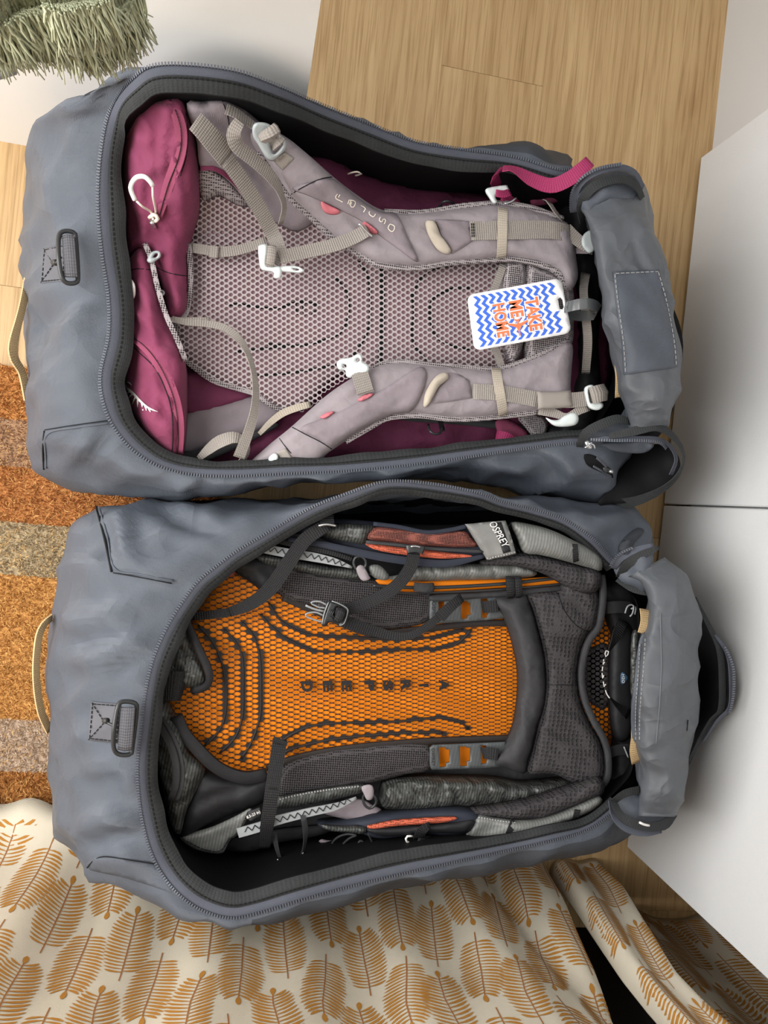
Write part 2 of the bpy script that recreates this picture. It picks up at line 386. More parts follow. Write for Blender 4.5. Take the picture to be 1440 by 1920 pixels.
M['redmesh2'] = mat('veiled red mesh', s2l(140, 84, 74), 0.8, 0.15, 0.1, 40, dots=(s2l(60, 46, 46), 420, 0.38))
M['hexfoam'] = mat('charcoal patterned foam', s2l(66, 63, 65), 0.85, 0.15, 0.18, 60, 0.0012, 300, dots=(s2l(54, 52, 54), 150, 0.40))
M['thread'] = mat('grey thread', s2l(112, 116, 120), 0.8, 0.2)
M['threadblack'] = mat('black thread', s2l(28, 28, 30), 0.8, 0.2)
M['stitchgrey'] = mat('pale thread', s2l(150, 150, 150), 0.8, 0.2)
# ------------------------------------------------------------------ room
def PY(x, y, Yc):
    r = RW @ _cray(x, y); t = (Yc - CAM[1]) / r[1]; return CAM + r * t
XD = float(P(1240, 945, 0)[0]); YD0 = float(P(1180, 1585, 0)[1]); YD1 = float(P(1318, 300, 0)[1]); XW = XD + 0.026; YWL = float(P(30, 270, 0)[1])
def structure(name, V, F, m):
    o = add(name, V, F, m, None, False, bvh=False, origin=np.mean(np.asarray(V, float), 0)); o['kind'] = 'structure'; return o
def wood_material():
    m = bpy.data.materials.new('light oak laminate'); m.use_nodes = True; nt = m.node_tree; N = nt.nodes; L = nt.links; b = N['Principled BSDF']
    tc = N.new('ShaderNodeTexCoord'); oi = N.new('ShaderNodeObjectInfo')
    vm = N.new('ShaderNodeVectorMath'); vm.operation = 'SCALE'; vm.inputs[0].default_value = (7.3, 13.1, 3.7); L.new(oi.outputs['Random'], vm.inputs['Scale'])
    va = N.new('ShaderNodeVectorMath'); L.new(tc.outputs['Object'], va.inputs[0]); L.new(vm.outputs[0], va.inputs[1])
    def noise_(sc, detail, rough, dist=0.0):
        mp = N.new('ShaderNodeMapping'); mp.inputs['Scale'].default_value = sc; L.new(va.outputs[0], mp.inputs['Vector'])
        n = N.new('ShaderNodeTexNoise'); n.inputs['Scale'].default_value = 1; n.inputs['Detail'].default_value = detail; n.inputs['Roughness'].default_value = rough; n.inputs['Distortion'].default_value = dist
        L.new(mp.outputs[0], n.inputs['Vector']); return n.outputs['Fac']
    def ramp(f, st):
        r = N.new('ShaderNodeValToRGB'); r.color_ramp.elements.remove(r.color_ramp.elements[0])
        for i, (p, c) in enumerate(st):
            e = r.color_ramp.elements[0] if i == 0 else r.color_ramp.elements.new(p); e.position = p; e.color = (*c, 1)
        L.new(f, r.inputs[0]); return r.outputs[0]
    def mixc(a, c, f, mode):
        x = N.new('ShaderNodeMix'); x.data_type = 'RGBA'; x.blend_type = mode; x.inputs[0].default_value = f; L.new(a, x.inputs[6]); L.new(c, x.inputs[7]); return x.outputs[2]
    base = ramp(noise_((16, 1.8, 1), 4, 0.55, 0.8), [(0.3, s2l(172, 141, 98)), (0.5, s2l(184, 153, 110)), (0.7, s2l(196, 166, 122))])
    mp = N.new('ShaderNodeMapping'); mp.inputs['Scale'].default_value = (1.0, 0.085, 1); L.new(va.outputs[0], mp.inputs['Vector'])
    w = N.new('ShaderNodeTexWave'); w.inputs['Scale'].default_value = 15; w.inputs['Distortion'].default_value = 11; w.inputs['Detail'].default_value = 3; w.inputs['Detail Scale'].default_value = 1.3; w.inputs['Detail Roughness'].default_value = 0.55
    L.new(mp.outputs[0], w.inputs['Vector'])
    grain = ramp(w.outputs['Fac'], [(0.0, (0.80, 0.76, 0.70)), (0.35, (1, 1, 1)), (1, (1, 1, 1))])
    fine = ramp(noise_((330, 7, 1), 3, 0.6), [(0.36, (0.76, 0.71, 0.64)), (0.5, (1, 1, 1)), (1, (1.0, 1.0, 1.0))])
    v = N.new('ShaderNodeTexVoronoi'); mp2 = N.new('ShaderNodeMapping'); mp2.inputs['Scale'].default_value = (4.2, 1.9, 1); L.new(va.outputs[0], mp2.inputs['Vector']); v.inputs['Scale'].default_value = 1; L.new(mp2.outputs[0], v.inputs['Vector'])
    knot = ramp(v.outputs['Distance'], [(0.0, (0.45, 0.36, 0.28)), (0.028, (0.66, 0.58, 0.5)), (0.07, (0.93, 0.9, 0.88)), (0.16, (1, 1, 1))])
    c = mixc(mixc(mixc(base, grain, 0.6, 'MULTIPLY'), fine, 0.85, 'MULTIPLY'), knot, 0.8, 'MULTIPLY')
    L.new(c, b.inputs['Base Color']); b.inputs['Roughness'].default_value = 0.42; b.inputs['Specular IOR Level'].default_value = 0.35
    bp = N.new('ShaderNodeBump'); bp.inputs['Distance'].default_value = 0.0003; L.new(noise_((330, 7, 1), 3, 0.6), bp.inputs['Height']); L.new(bp.outputs[0], b.inputs['Normal'])
    return m
M['wood'] = wood_material()
M['gap'] = mat('dark joint', s2l(96, 70, 44), 0.9, 0.1)
M['paint'] = mat('white wall paint', s2l(232, 231, 228), 0.75, 0.25, 0.02, 3)
M['door'] = mat('white lacquered door', s2l(208, 209, 210), 0.38, 0.4, 0.02, 3, 0.0004, 300)
M['inside'] = mat('alcove wall with painted shade', s2l(46, 42, 40), 0.9, 0.1)  # darkness behind the curtain slit, painted into the wall colour
floor = structure('floor', *box_vf(-1.9, 1.7, -1.3, 2.6, -0.05, -0.0105), M['gap'])
PWD, PLN = 0.187, 1.25; xs0 = float(P(828, 124, 0)[0])
pv, pf = box_vf(-PWD / 2 + 0.0001, PWD / 2 - 0.0001, -PLN / 2 + 0.00025, PLN / 2 - 0.00025, -0.0100, -0.0002)
pv += [(x * (1 - 0.0015), y * (1 - 0.0005), 0.0) for x, y, z in pv[4:]]
pf = [f for f in pf if f != (4, 5, 7, 6)] + [(8, 9, 11, 10), (4, 5, 9, 8), (5, 7, 11, 9), (7, 6, 10, 11), (6, 4, 8, 10)]
plank0 = None; i0 = -9
jy = float(P(918, 141, 0)[1])
for i in range(i0, 9):
    x = xs0 + (i + 0.5) * PWD; offs = jy if i == 0 else (jy + 0.62 if i == 1 else (float(P(20, 537, 0)[1]) if x < -0.35 and x > -0.55 else jy + [0.31, 0.83, 0.47, 1.02, 0.15][i % 5]))
    k = math.floor((-1.3 - offs) / PLN)
    while True:
        y = offs + (k + 0.5) * PLN; k += 1
        if y > 2.6 + PLN / 2: break
        if plank0 is None:
            me = bpy.data.meshes.new('plank'); me.from_pydata(pv, [], pf); me.materials.append(M['wood']); plank0 = me
        o = bpy.data.objects.new('plank', plank0); C.objects.link(o); o.parent = floor; o.location = Vector((x, y, 0)) - floor.location
# white wall stub on the near side of the passage, wall behind the wardrobe, wall behind the curtain
XWE = float(PY(590, 80, YWL)[0])
structure('wall_left', *box_vf(-1.9, XWE, YWL, YWL + 0.11, 0, 2.45), M['paint'])
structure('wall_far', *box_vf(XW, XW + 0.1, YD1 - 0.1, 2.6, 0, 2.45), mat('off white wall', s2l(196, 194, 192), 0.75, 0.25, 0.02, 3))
structure('wall_passage', *box_vf(-1.9, XW + 0.1, 2.6, 2.7, 0, 2.45), M['paint'])
structure('wall_right', *box_vf(-1.9, 1.7, -0.85, -0.742, 0, 2.45), M['inside'])  # set close and painted dark so the slit reads as shade
structure('ceiling_light_block', *box_vf(-1.9, 1.7, -1.3, -0.62, 2.21, 2.3), M['paint'])  # unseen board, added to keep light from above out of the slit
structure('wall_light_block', *box_vf(1.3, 1.4, -0.85, -0.6, 0, 2.3), M['inside'])  # unseen end piece, added to stop light leaking in behind the curtains
# wardrobe: two white doors on a carcass
wr = thing('wardrobe', 'white wardrobe with two flat doors behind the heads of both grey bags', 'wardrobe', (XD + 0.3, (YD0 + YD1) / 2, 0))
YM = float(P(1240, 946, 0)[1])
def rbox(x0, x1, y0, y1, z0, z1, r=0.002):
    bm_ = [(x0 + r, y0, y1)]; V = []; F = []
    prof = [(x0 + r, z0), (x0, z0 + r), (x0, z1 - r), (x0 + r, z1), (x1, z1), (x1, z0)]
    for yy, s in ((y0, r), (y0 + r, 0), (y1 - r, 0), (y1, r)):
        for px_, pz in prof: V.append((px_ + (s if px_ < x1 - 1e-6 and px_ <= x0 + r and s else 0), yy, pz))
    for k in range(3):
        for j in range(6): a = k * 6 + j; b = k * 6 + (j + 1) % 6; F.append((a, b, b + 6, a + 6))
    F += [tuple(range(5, -1, -1)), tuple(range(18, 24))]
    return V, F
add('door', *rbox(XD, XD + 0.02, YM + 0.0016, YD1, 0.008, 2.36), M['door'], wr, False, bvh=False)
add('door', *rbox(XD, XD + 0.02, YD0, YM - 0.0016, 0.008, 2.36), M['door'], wr, False, bvh=False)
add('carcass', *box_vf(XD + 0.024, XD + 0.6, YD0 + 0.006, YD1 - 0.002, 0.06, 2.36), M['door'], wr, False, bvh=False)
add('plinth', *box_vf(XD + 0.05, XD + 0.6, YD0 + 0.006, YD1 - 0.002, 0.0, 0.06), mat('oak plinth', s2l(150, 118, 80), 0.6), wr, False, bvh=False)

# ------------------------------------------------------------------ curtains with a printed fern leaf
def cloth_mat():
    m = mat('natural linen', s2l(192, 184, 167), 0.85, 0.15, 0.05, 25, 0.0002, 700)
    return m
M['linen'] = cloth_mat(); M['leafink'] = mat('ochre leaf print', s2l(164, 114, 50), 0.8, 0.15, 0.12, 120)
M['midrib'] = mat('brown leaf print', s2l(150, 96, 50), 0.8, 0.15)
def curtain(name, label, S, ua, ub, za, zb, nu, nz, lattice, seed, hem=True):
    V = []; U = np.linspace(0, 1, nu); Z = np.linspace(za, zb, nz)
    for z in Z:
        for u in U: V.append(S(ua + (ub - ua) * u, z))
    k = len(V); F = [(j * nu + i, j * nu + i + 1, (j + 1) * nu + i + 1, (j + 1) * nu + i) for j in range(nz - 1) for i in range(nu - 1)]
    V += [np.asarray(v) - (0, 0.0015, 0) for v in V]; F += [tuple(q + k for q in f[::-1]) for f in F]
    rim = [i for i in range(nu)] + [j * nu + nu - 1 for j in range(1, nz)] + [(nz - 1) * nu + i for i in range(nu - 2, -1, -1)] + [j * nu for j in range(nz - 2, 0, -1)]
    for a, b in zip(rim, rim[1:] + rim[:1]): F.append((b, a, a + k, b + k))
    o = add(name, V, F, M['linen'], None, True, bvh=False, origin=S((ua + ub) / 2, 0)); tag(o, label, 'curtain', 'fern print curtains')
    rng = random.Random(seed); LV = []; LF = []; RV = []; RF = []
    def put(lst, u, z):
        e = 1e-3; p = np.asarray(S(u, z)); du = np.asarray(S(u + e, z)) - p; dz = np.asarray(S(u, z + e)) - p; n = np.cross(dz, du); n /= np.linalg.norm(n) + 1e-12
        if n[1] < 0: n = -n
        lst.append(p + n * 0.0007)
    for (cu, cz, flip, ang, Lh, Wh) in lattice(rng):
        if cu < min(ua, ub) - 0.04 or cu > max(ua, ub) + 0.04 or cz > zb - 0.02: continue
        ca, sa = math.cos(ang), math.sin(ang); sgn = -1 if flip else 1
        def uv(a, b):
            a, b = a * sgn, b; return cu + (b * ca - a * sa), cz + (a * ca + b * sa)
        def ok(q): return min(ua, ub) + 0.001 < q[0] < max(ua, ub) - 0.001 and za + 0.012 < q[1] < zb
        def poly(V_, F_, pts):
            pts = [uv(*p) for p in pts]
            if not all(ok(p) for p in pts): return
            s = len(V_)
            for p in pts: put(V_, *p)
            F_.append(tuple(range(s, s + len(pts))))
        def blade(a0, b0, a1, b1, wd, cv):
            d = np.array([a1 - a0, b1 - b0]); l = np.linalg.norm(d); d /= l; nn = np.array([-d[1], d[0]]); p0 = np.array([a0, b0]); st = []
            for t, w_ in ((0.0, 0.25), (0.3, 0.8), (0.62, 1.0), (0.86, 0.62)):
                q = p0 + d * l * t + nn * cv * math.sin(math.pi * t); st.append((q - nn * w_ * wd / 2, q + nn * w_ * wd / 2))
            e = p0 + d * l
            for (l0, r0), (l1, r1) in zip(st, st[1:]): poly(LV, LF, [l0, r0, r1, l1])
            poly(LV, LF, [st[-1][0], st[-1][1], e])
        for a in np.linspace(-Lh * 1.12, Lh * 0.86, 13)[:-1]: poly(RV, RF, [(a, -0.0008), (a, 0.0008), (a + Lh * 0.166, 0.0008), (a + Lh * 0.166, -0.0008)])
        blade(Lh * 0.84, 0, Lh * 1.08, 0, 0.0075, 0)
        nl = 18
        for s in (-1, 1):
            for i in range(nl):
                a = -Lh * 0.86 + (i + 0.5 * (s > 0) * 0.6) / nl * Lh * 1.72; t = (a + Lh * 0.1) / Lh
                w_ = Wh * math.sqrt(max(0.02, 1 - (abs(t) ** 2.3) * 0.93)) * (0.95 + 0.1 * rng.random())
                sl = 0.34 + 0.42 * i / nl
                blade(a, s * 0.0008, a + w_ * sl, s * w_, 0.0042 * (0.8 + 0.4 * rng.random()), 0.002 * s)
    add('leaf_print', LV, LF, M['leafink'], o, False, kind='stuff', bvh=False); add('leaf_rib', RV, RF, M['midrib'], o, False, kind='stuff', bvh=False)
    return o
def gz(z, pts):
    a = np.array(pts); return float(np.interp(z, a[:, 0], a[:, 1]))
def leaf_lattice(x0, x1, ph=0.0):
    def f(rng):
        out = []; i = 0; x = x0
        while x < x1:
            fl = i % 2 == 0; base = 0.24 + (0.045 if fl else -0.045) + ph + [0, 0.03, 0.05, 0.0, -0.03, 0.02][i // 2 % 6]
            for k in range(-3, 12):
                out.append((x + rng.uniform(-0.003, 0.003), base + k * 0.19 - 0.07, fl, rng.uniform(-0.12, 0.06), 0.079 + rng.uniform(-0.002, 0.003), 0.032))
            x += 0.056; i += 1
        return out
    return f
# right edge of the main panel and both edges of the narrow one, read as x at height z
yc1 = -0.612
def edge_of(pts, yc): 
    q = [PY(x, y, yc) for x, y in pts]; return sorted([(p[2], p[0]) for p in q])
mainR = edge_of([(1028, 1600), (1070, 1665), (1135, 1800), (1160, 1865), (1200, 1920)], yc1)
narL = edge_of([(1034, 1600), (1062, 1645), (1110, 1715), (1170, 1800), (1220, 1860), (1275, 1920)], yc1)
narR = edge_of([(1122, 1585), (1172, 1632), (1205, 1660), (1245, 1730), (1300, 1825), (1365, 1888), (1405, 1920)], yc1)
print('edges', mainR, narL, narR)
def S_main(u, z):
    t = (u + 0.65) / (0.62 + 0.65); xr = gz(z, mainR); x = -0.65 + t * (xr + 0.65)
    y = -0.603 + 0.065 * math.exp(-z / 0.05) * max(0, min(1, (0.1 - x) / 0.4)) + 0.007 * math.sin(x * 21 + 0.5) * (0.5 + z) + 0.004 * math.sin(x * 47 + z * 3)
    y -= 0.03 * math.exp(-((z - 0.22) / 0.2) ** 2) * max(0, min(1, (x + 0.35) / 0.2)) * max(0, min(1, (0.62 - x) / 0.2))
    d = xr - x; y += 0.012 * math.exp(-((x - (0.40 + 0.10 * z)) / 0.035) ** 2) - 0.055 * math.exp(-d / 0.016) - 0.012 * math.exp(-((x - (0.47 + 0.12 * z)) / 0.018) ** 2)
    y += 0.02 * math.exp(-z / 0.02) * (0.6 + 0.4 * math.sin(x * 60)); y += 0.0025 * noise.noise((x * 18, z * 9, 1.0))
    return (x, y, z + 0.004 + 0.023 * math.exp(-z / 0.03) * max(0, min(1, (0.15 - x) / 0.15)))
def S_nar(u, z):
    xl, xr = gz(z, narL), gz(z, narR); u = u / 0.17; xl -= 0.008 * max(0, 1 - z * 8); x = xl + u * (xr - xl)
    y = -0.628 + 0.02 * math.sin(math.pi * min(1, u * 1.25)) ** 0.7 * (1 if u < 0.8 else 1) - 0.05 * max(0, u - 0.72) / 0.28 - 0.02 * math.exp(-u / 0.05) + 0.008 * math.sin(u * 9 + 1)
    return (x, y, max(z, 0.004))
def S_back(u, z):
    return (u, -0.71 + 0.012 * math.sin(u * 26 + 1.0) + 0.004 * noise.noise((u * 20, z * 8, 4.0)), max(z, 0.004))
curtain('curtain', 'broad fern print linen curtain hanging beside the bag holding the orange pack', S_main, -0.65, 0.62, 0.0, 2.2, 260, 110, leaf_lattice(-0.64, 0.64), 3)
def nar_lat(rng):
    return [(0.30, 0.03, False, -0.06, 0.062, 0.19)]
def nl(rng):
    out = []
    for k in range(-1, 12):
        out.append((0.030, 0.02 + k * 0.19, False, 0.1, 0.076, 0.034)); out.append((0.088, 0.10 + k * 0.19, True, 0.1, 0.076, 0.036)); out.append((0.146, 0.04 + k * 0.19, False, 0.1, 0.076, 0.034))
    return out
curtain('curtain', 'narrow pleat of fern print curtain in front of the dark slit', S_nar, 0.0, 0.17, 0.0, 2.2, 60, 110, nl, 5)
curtain('curtain', 'shaded fern print curtain set back beside the wardrobe door edge', S_back, 0.70, 1.2, 0.0, 2.2, 90, 70, leaf_lattice(0.715, 1.2, 0.05), 9)

# ------------------------------------------------------------------ coir doormat
def mat_mat():
    m = bpy.data.materials.new('striped coir'); m.use_nodes = True; nt = m.node_tree; N = nt.nodes; L = nt.links; b = N['Principled BSDF']; b.inputs['Roughness'].default_value = 0.85; b.inputs['Specular IOR Level'].default_value = 0.15
    tc = N.new('ShaderNodeTexCoord'); sp = N.new('ShaderNodeSeparateXYZ'); L.new(tc.outputs['Object'], sp.inputs[0])
    n0 = N.new('ShaderNodeTexNoise'); n0.inputs['Scale'].default_value = 90; L.new(tc.outputs['Object'], n0.inputs['Vector'])
    a0 = N.new('ShaderNodeMath'); a0.operation = 'MULTIPLY_ADD'; a0.inputs[1].default_value = 0.008; L.new(n0.outputs['Fac'], a0.inputs[0]); L.new(sp.outputs[1], a0.inputs[2])
    mr = N.new('ShaderNodeMapRange'); mr.inputs[1].default_value = -0.4; mr.inputs[2].default_value = 0.4; L.new(a0.outputs[0], mr.inputs[0])
    r = N.new('ShaderNodeValToRGB'); r.color_ramp.interpolation = 'CONSTANT'
    br = [685, 782, 872, 975, 1075, 1348, 1447]; cs = [(186, 128, 74), (176, 142, 114), (182, 124, 74), (174, 158, 130), (196, 146, 86), (186, 166, 148), (166, 114, 64)]
    ys = [(float(P(20, q, 0.02)[1]) - MYC + 0.4) / 0.8 for q in br][::-1] + []; cs = cs[::-1]
    els = r.color_ramp.elements; els.remove(els[0]); els[0].position = 0.0; els[0].color = (*s2l(*cs[0]), 1)
    for p, c in zip(ys[:-1], cs[1:]):
        e = els.new(p); e.color = (*s2l(*c), 1)
    n1 = N.new('ShaderNodeTexNoise'); n1.inputs['Scale'].default_value = 420; n1.inputs['Detail'].default_value = 2; L.new(tc.outputs['Object'], n1.inputs['Vector'])
    r2 = N.new('ShaderNodeValToRGB'); r2.color_ramp.elements[0].position = 0.3; r2.color_ramp.elements[0].color = (0.5, 0.42, 0.34, 1); r2.color_ramp.elements[1].position = 0.68; r2.color_ramp.elements[1].color = (1.2, 1.2, 1.15, 1); L.new(n1.outputs['Fac'], r2.inputs[0])
    x = N.new('ShaderNodeMix'); x.data_type = 'RGBA'; x.blend_type = 'MULTIPLY'; x.inputs[0].default_value = 0.8; L.new(r.outputs[0], x.inputs[6]); L.new(r2.outputs[0], x.inputs[7]); L.new(mr.outputs[0], r.inputs[0]); L.new(x.outputs[2], b.inputs['Base Color'])
    return m
MY0, MY1 = -0.57, float(P(20, 686, 0.012)[1]); MX0, MX1 = -0.85, -0.05; MYC = (MY0 + MY1) / 2
M['coir'] = mat_mat(); M['straw'] = mat('pale coir strands', s2l(222, 178, 112), 0.8, 0.2)
dm = thing('doormat', 'coir doormat striped in rust orange and grey brown on the oak floor', 'doormat', ((MX0 + MX1) / 2, MYC, 0))
add('backing', *box_vf(MX0, MX1, MY0, MY1, 0.0005, 0.008), M['coir'], dm, False)
def pile(name, n, m, l0, l1, wd, tilt, seed, x1=MX1):
    rg = np.random.default_rng(seed); x = rg.uniform(-0.5, x1, n); y = rg.uniform(MY0, MY1, n); a = rg.uniform(0, 6.283, n); tl = rg.uniform(0.15, tilt, n); ln = rg.uniform(l0, l1, n)
    d = np.stack([np.cos(a) * tl, np.sin(a) * tl, np.sqrt(1 - tl ** 2)], 1); base = np.stack([x, y, np.full(n, 0.0075)], 1); s = np.stack([-np.sin(a), np.cos(a), 0 * a], 1) * wd / 2
    md = base + d * (ln * 0.55)[:, None]; tip = base + d * ln[:, None] - np.stack([0 * a, 0 * a, ln * 0.15 * tl], 1)
    V = np.stack([base - s, base + s, md + s, md - s, tip], 1).reshape(-1, 3); F = []
    for i in range(n): k = i * 5; F += [(k, k + 1, k + 2, k + 3), (k + 3, k + 2, k + 4)]
    add(name, V, F, m, dm, False, kind='stuff', bvh=False)
pile('coir_pile', 42000, M['coir'], 0.009, 0.016, 0.0011, 0.8, 1)
pile('loose_fibres', 7000, M['straw'], 0.012, 0.018, 0.0007, 0.97, 2)

# ------------------------------------------------------------------ sage throw with fringe hanging from a rail
M['sage'] = mat('sage boucle wool', s2l(150, 156, 132), 0.95, 0.1, 0.3, 60, 0.004, 160); M['fringe'] = mat('sage fringe', s2l(188, 192, 164), 0.9, 0.1, 0.22, 50)
th0 = thing('throw', 'sage green woollen throw with long fringe hanging by the white wall', 'throw', P(90, 60, 0.72))
def sheet(name, px, z0, z1, m, amp=0.004, thick=0.008, bulge=0.0):
    c = cr([(*P(x, y, z0)[:2], 0) for x, y in px], 60); nz = 26; V = []; F = []
    for sd in (0, 1):
        for j in range(nz):
            t = j / (nz - 1); z = z0 + (z1 - z0) * t
            for i, p in enumerate(c):
                nz_ = noise.noise((i * 0.5, j * 0.8, 2.0)) * amp + noise.noise((i * 1.4, j * 2.2, 7.0)) * amp * 0.6
                V.append((p[0] + nz_ * 0.5, p[1] + (thick if sd else 0) - nz_ - bulge * math.sin(math.pi * t * 0.5), z))
    n = len(c); q = n * nz
    for j in range(nz - 1):
        for i in range(n - 1): a = j * n + i; F.append((a, a + 1, a + n + 1, a + n)); F.append((a + q, a + n + q, a + n + 1 + q, a + 1 + q))
    for i in range(n - 1): F.append((i, i + q, i + 1 + q, i + 1))
    add(name, V, F, m, th0, True, bvh=False)
def fringe(name, px, z0, n, l0, l1, seed, sp=0.012, wig=0.006):
    rg = random.Random(seed); c = cr([(*P(x, y, z0)[:2], 0) for x, y in px], 200); V = []; F = []; cl = 0.0
    for i in range(n):
        t = rg.random(); p = c[int(t * 199)]; cl = math.sin(t * 70) * 0.006; ln = rg.uniform(l0, l1); a, b = rg.gauss(cl, sp * 0.4), rg.gauss(0.0, sp * 0.45); w1, w2 = rg.uniform(-wig, wig), rg.uniform(-wig, wig)
        pts = [(p[0] + a * q + w1 * math.sin(q * 4 + i), p[1] + rg.uniform(-0.004, 0.004) * (q == 0) + b * q + w2 * math.sin(q * 5 + i), z0 + 0.006 - ln * q) for q in (0, 0.25, 0.5, 0.75, 1.0)]
        v, f = tube_vf(pts, [0.0011, 0.0012, 0.0011, 0.001, 0.0006], 3); s = len(V); V += v; F += [tuple(k + s for k in g) for g in f]
    add(name, V, F, M['fringe'], th0, True, kind='stuff', bvh=False)
sheet('woven_fold', [(-60, 50), (-12, 46), (8, 40), (22, 30), (45, 17), (80, 10)], 0.665, 1.0, M['sage'])
sheet('woven_fold', [(80, 12), (120, 14), (160, 8), (200, -2)], 0.70, 1.0, M['sage'], 0.003)
sheet('woven_fold', [(185, 45), (215, 28), (240, 8), (255, -20)], 0.60, 1.0, M['sage'], 0.003)
fringe('fringe', [(-50, 36), (-12, 34), (10, 34), (35, 28), (70, 22), (110, 24)], 0.66, 620, 0.05, 0.08, 11)
fringe('fringe', [(85, 12), (125, 14), (165, 8), (205, 0)], 0.70, 420, 0.045, 0.062, 12, 0.008, 0.004)
fringe('fringe', [(70, 40), (120, 52), (160, 58), (190, 45), (225, 25), (255, -15)], 0.60, 700, 0.05, 0.078, 13)
rl = thing('rail', 'grey metal rail by the wall under the sage throw', 'rail', P(0, 128, 0.55))
a, b = P(-60, 148, 0.55), P(24, 122, 0.55)
v, f = tube_vf([a, a * 0.5 + b * 0.5, b], 0.008, 12); add('bar', v, f, mat('grey painted metal', s2l(150, 152, 150), 0.4, 0.5), rl)
b2 = np.array([b[0], YWL, b[2]]); v, f = tube_vf([b, b * 0.5 + b2 * 0.5, b2], 0.005, 8); add('bracket', v, f, M['greyplate'], rl)
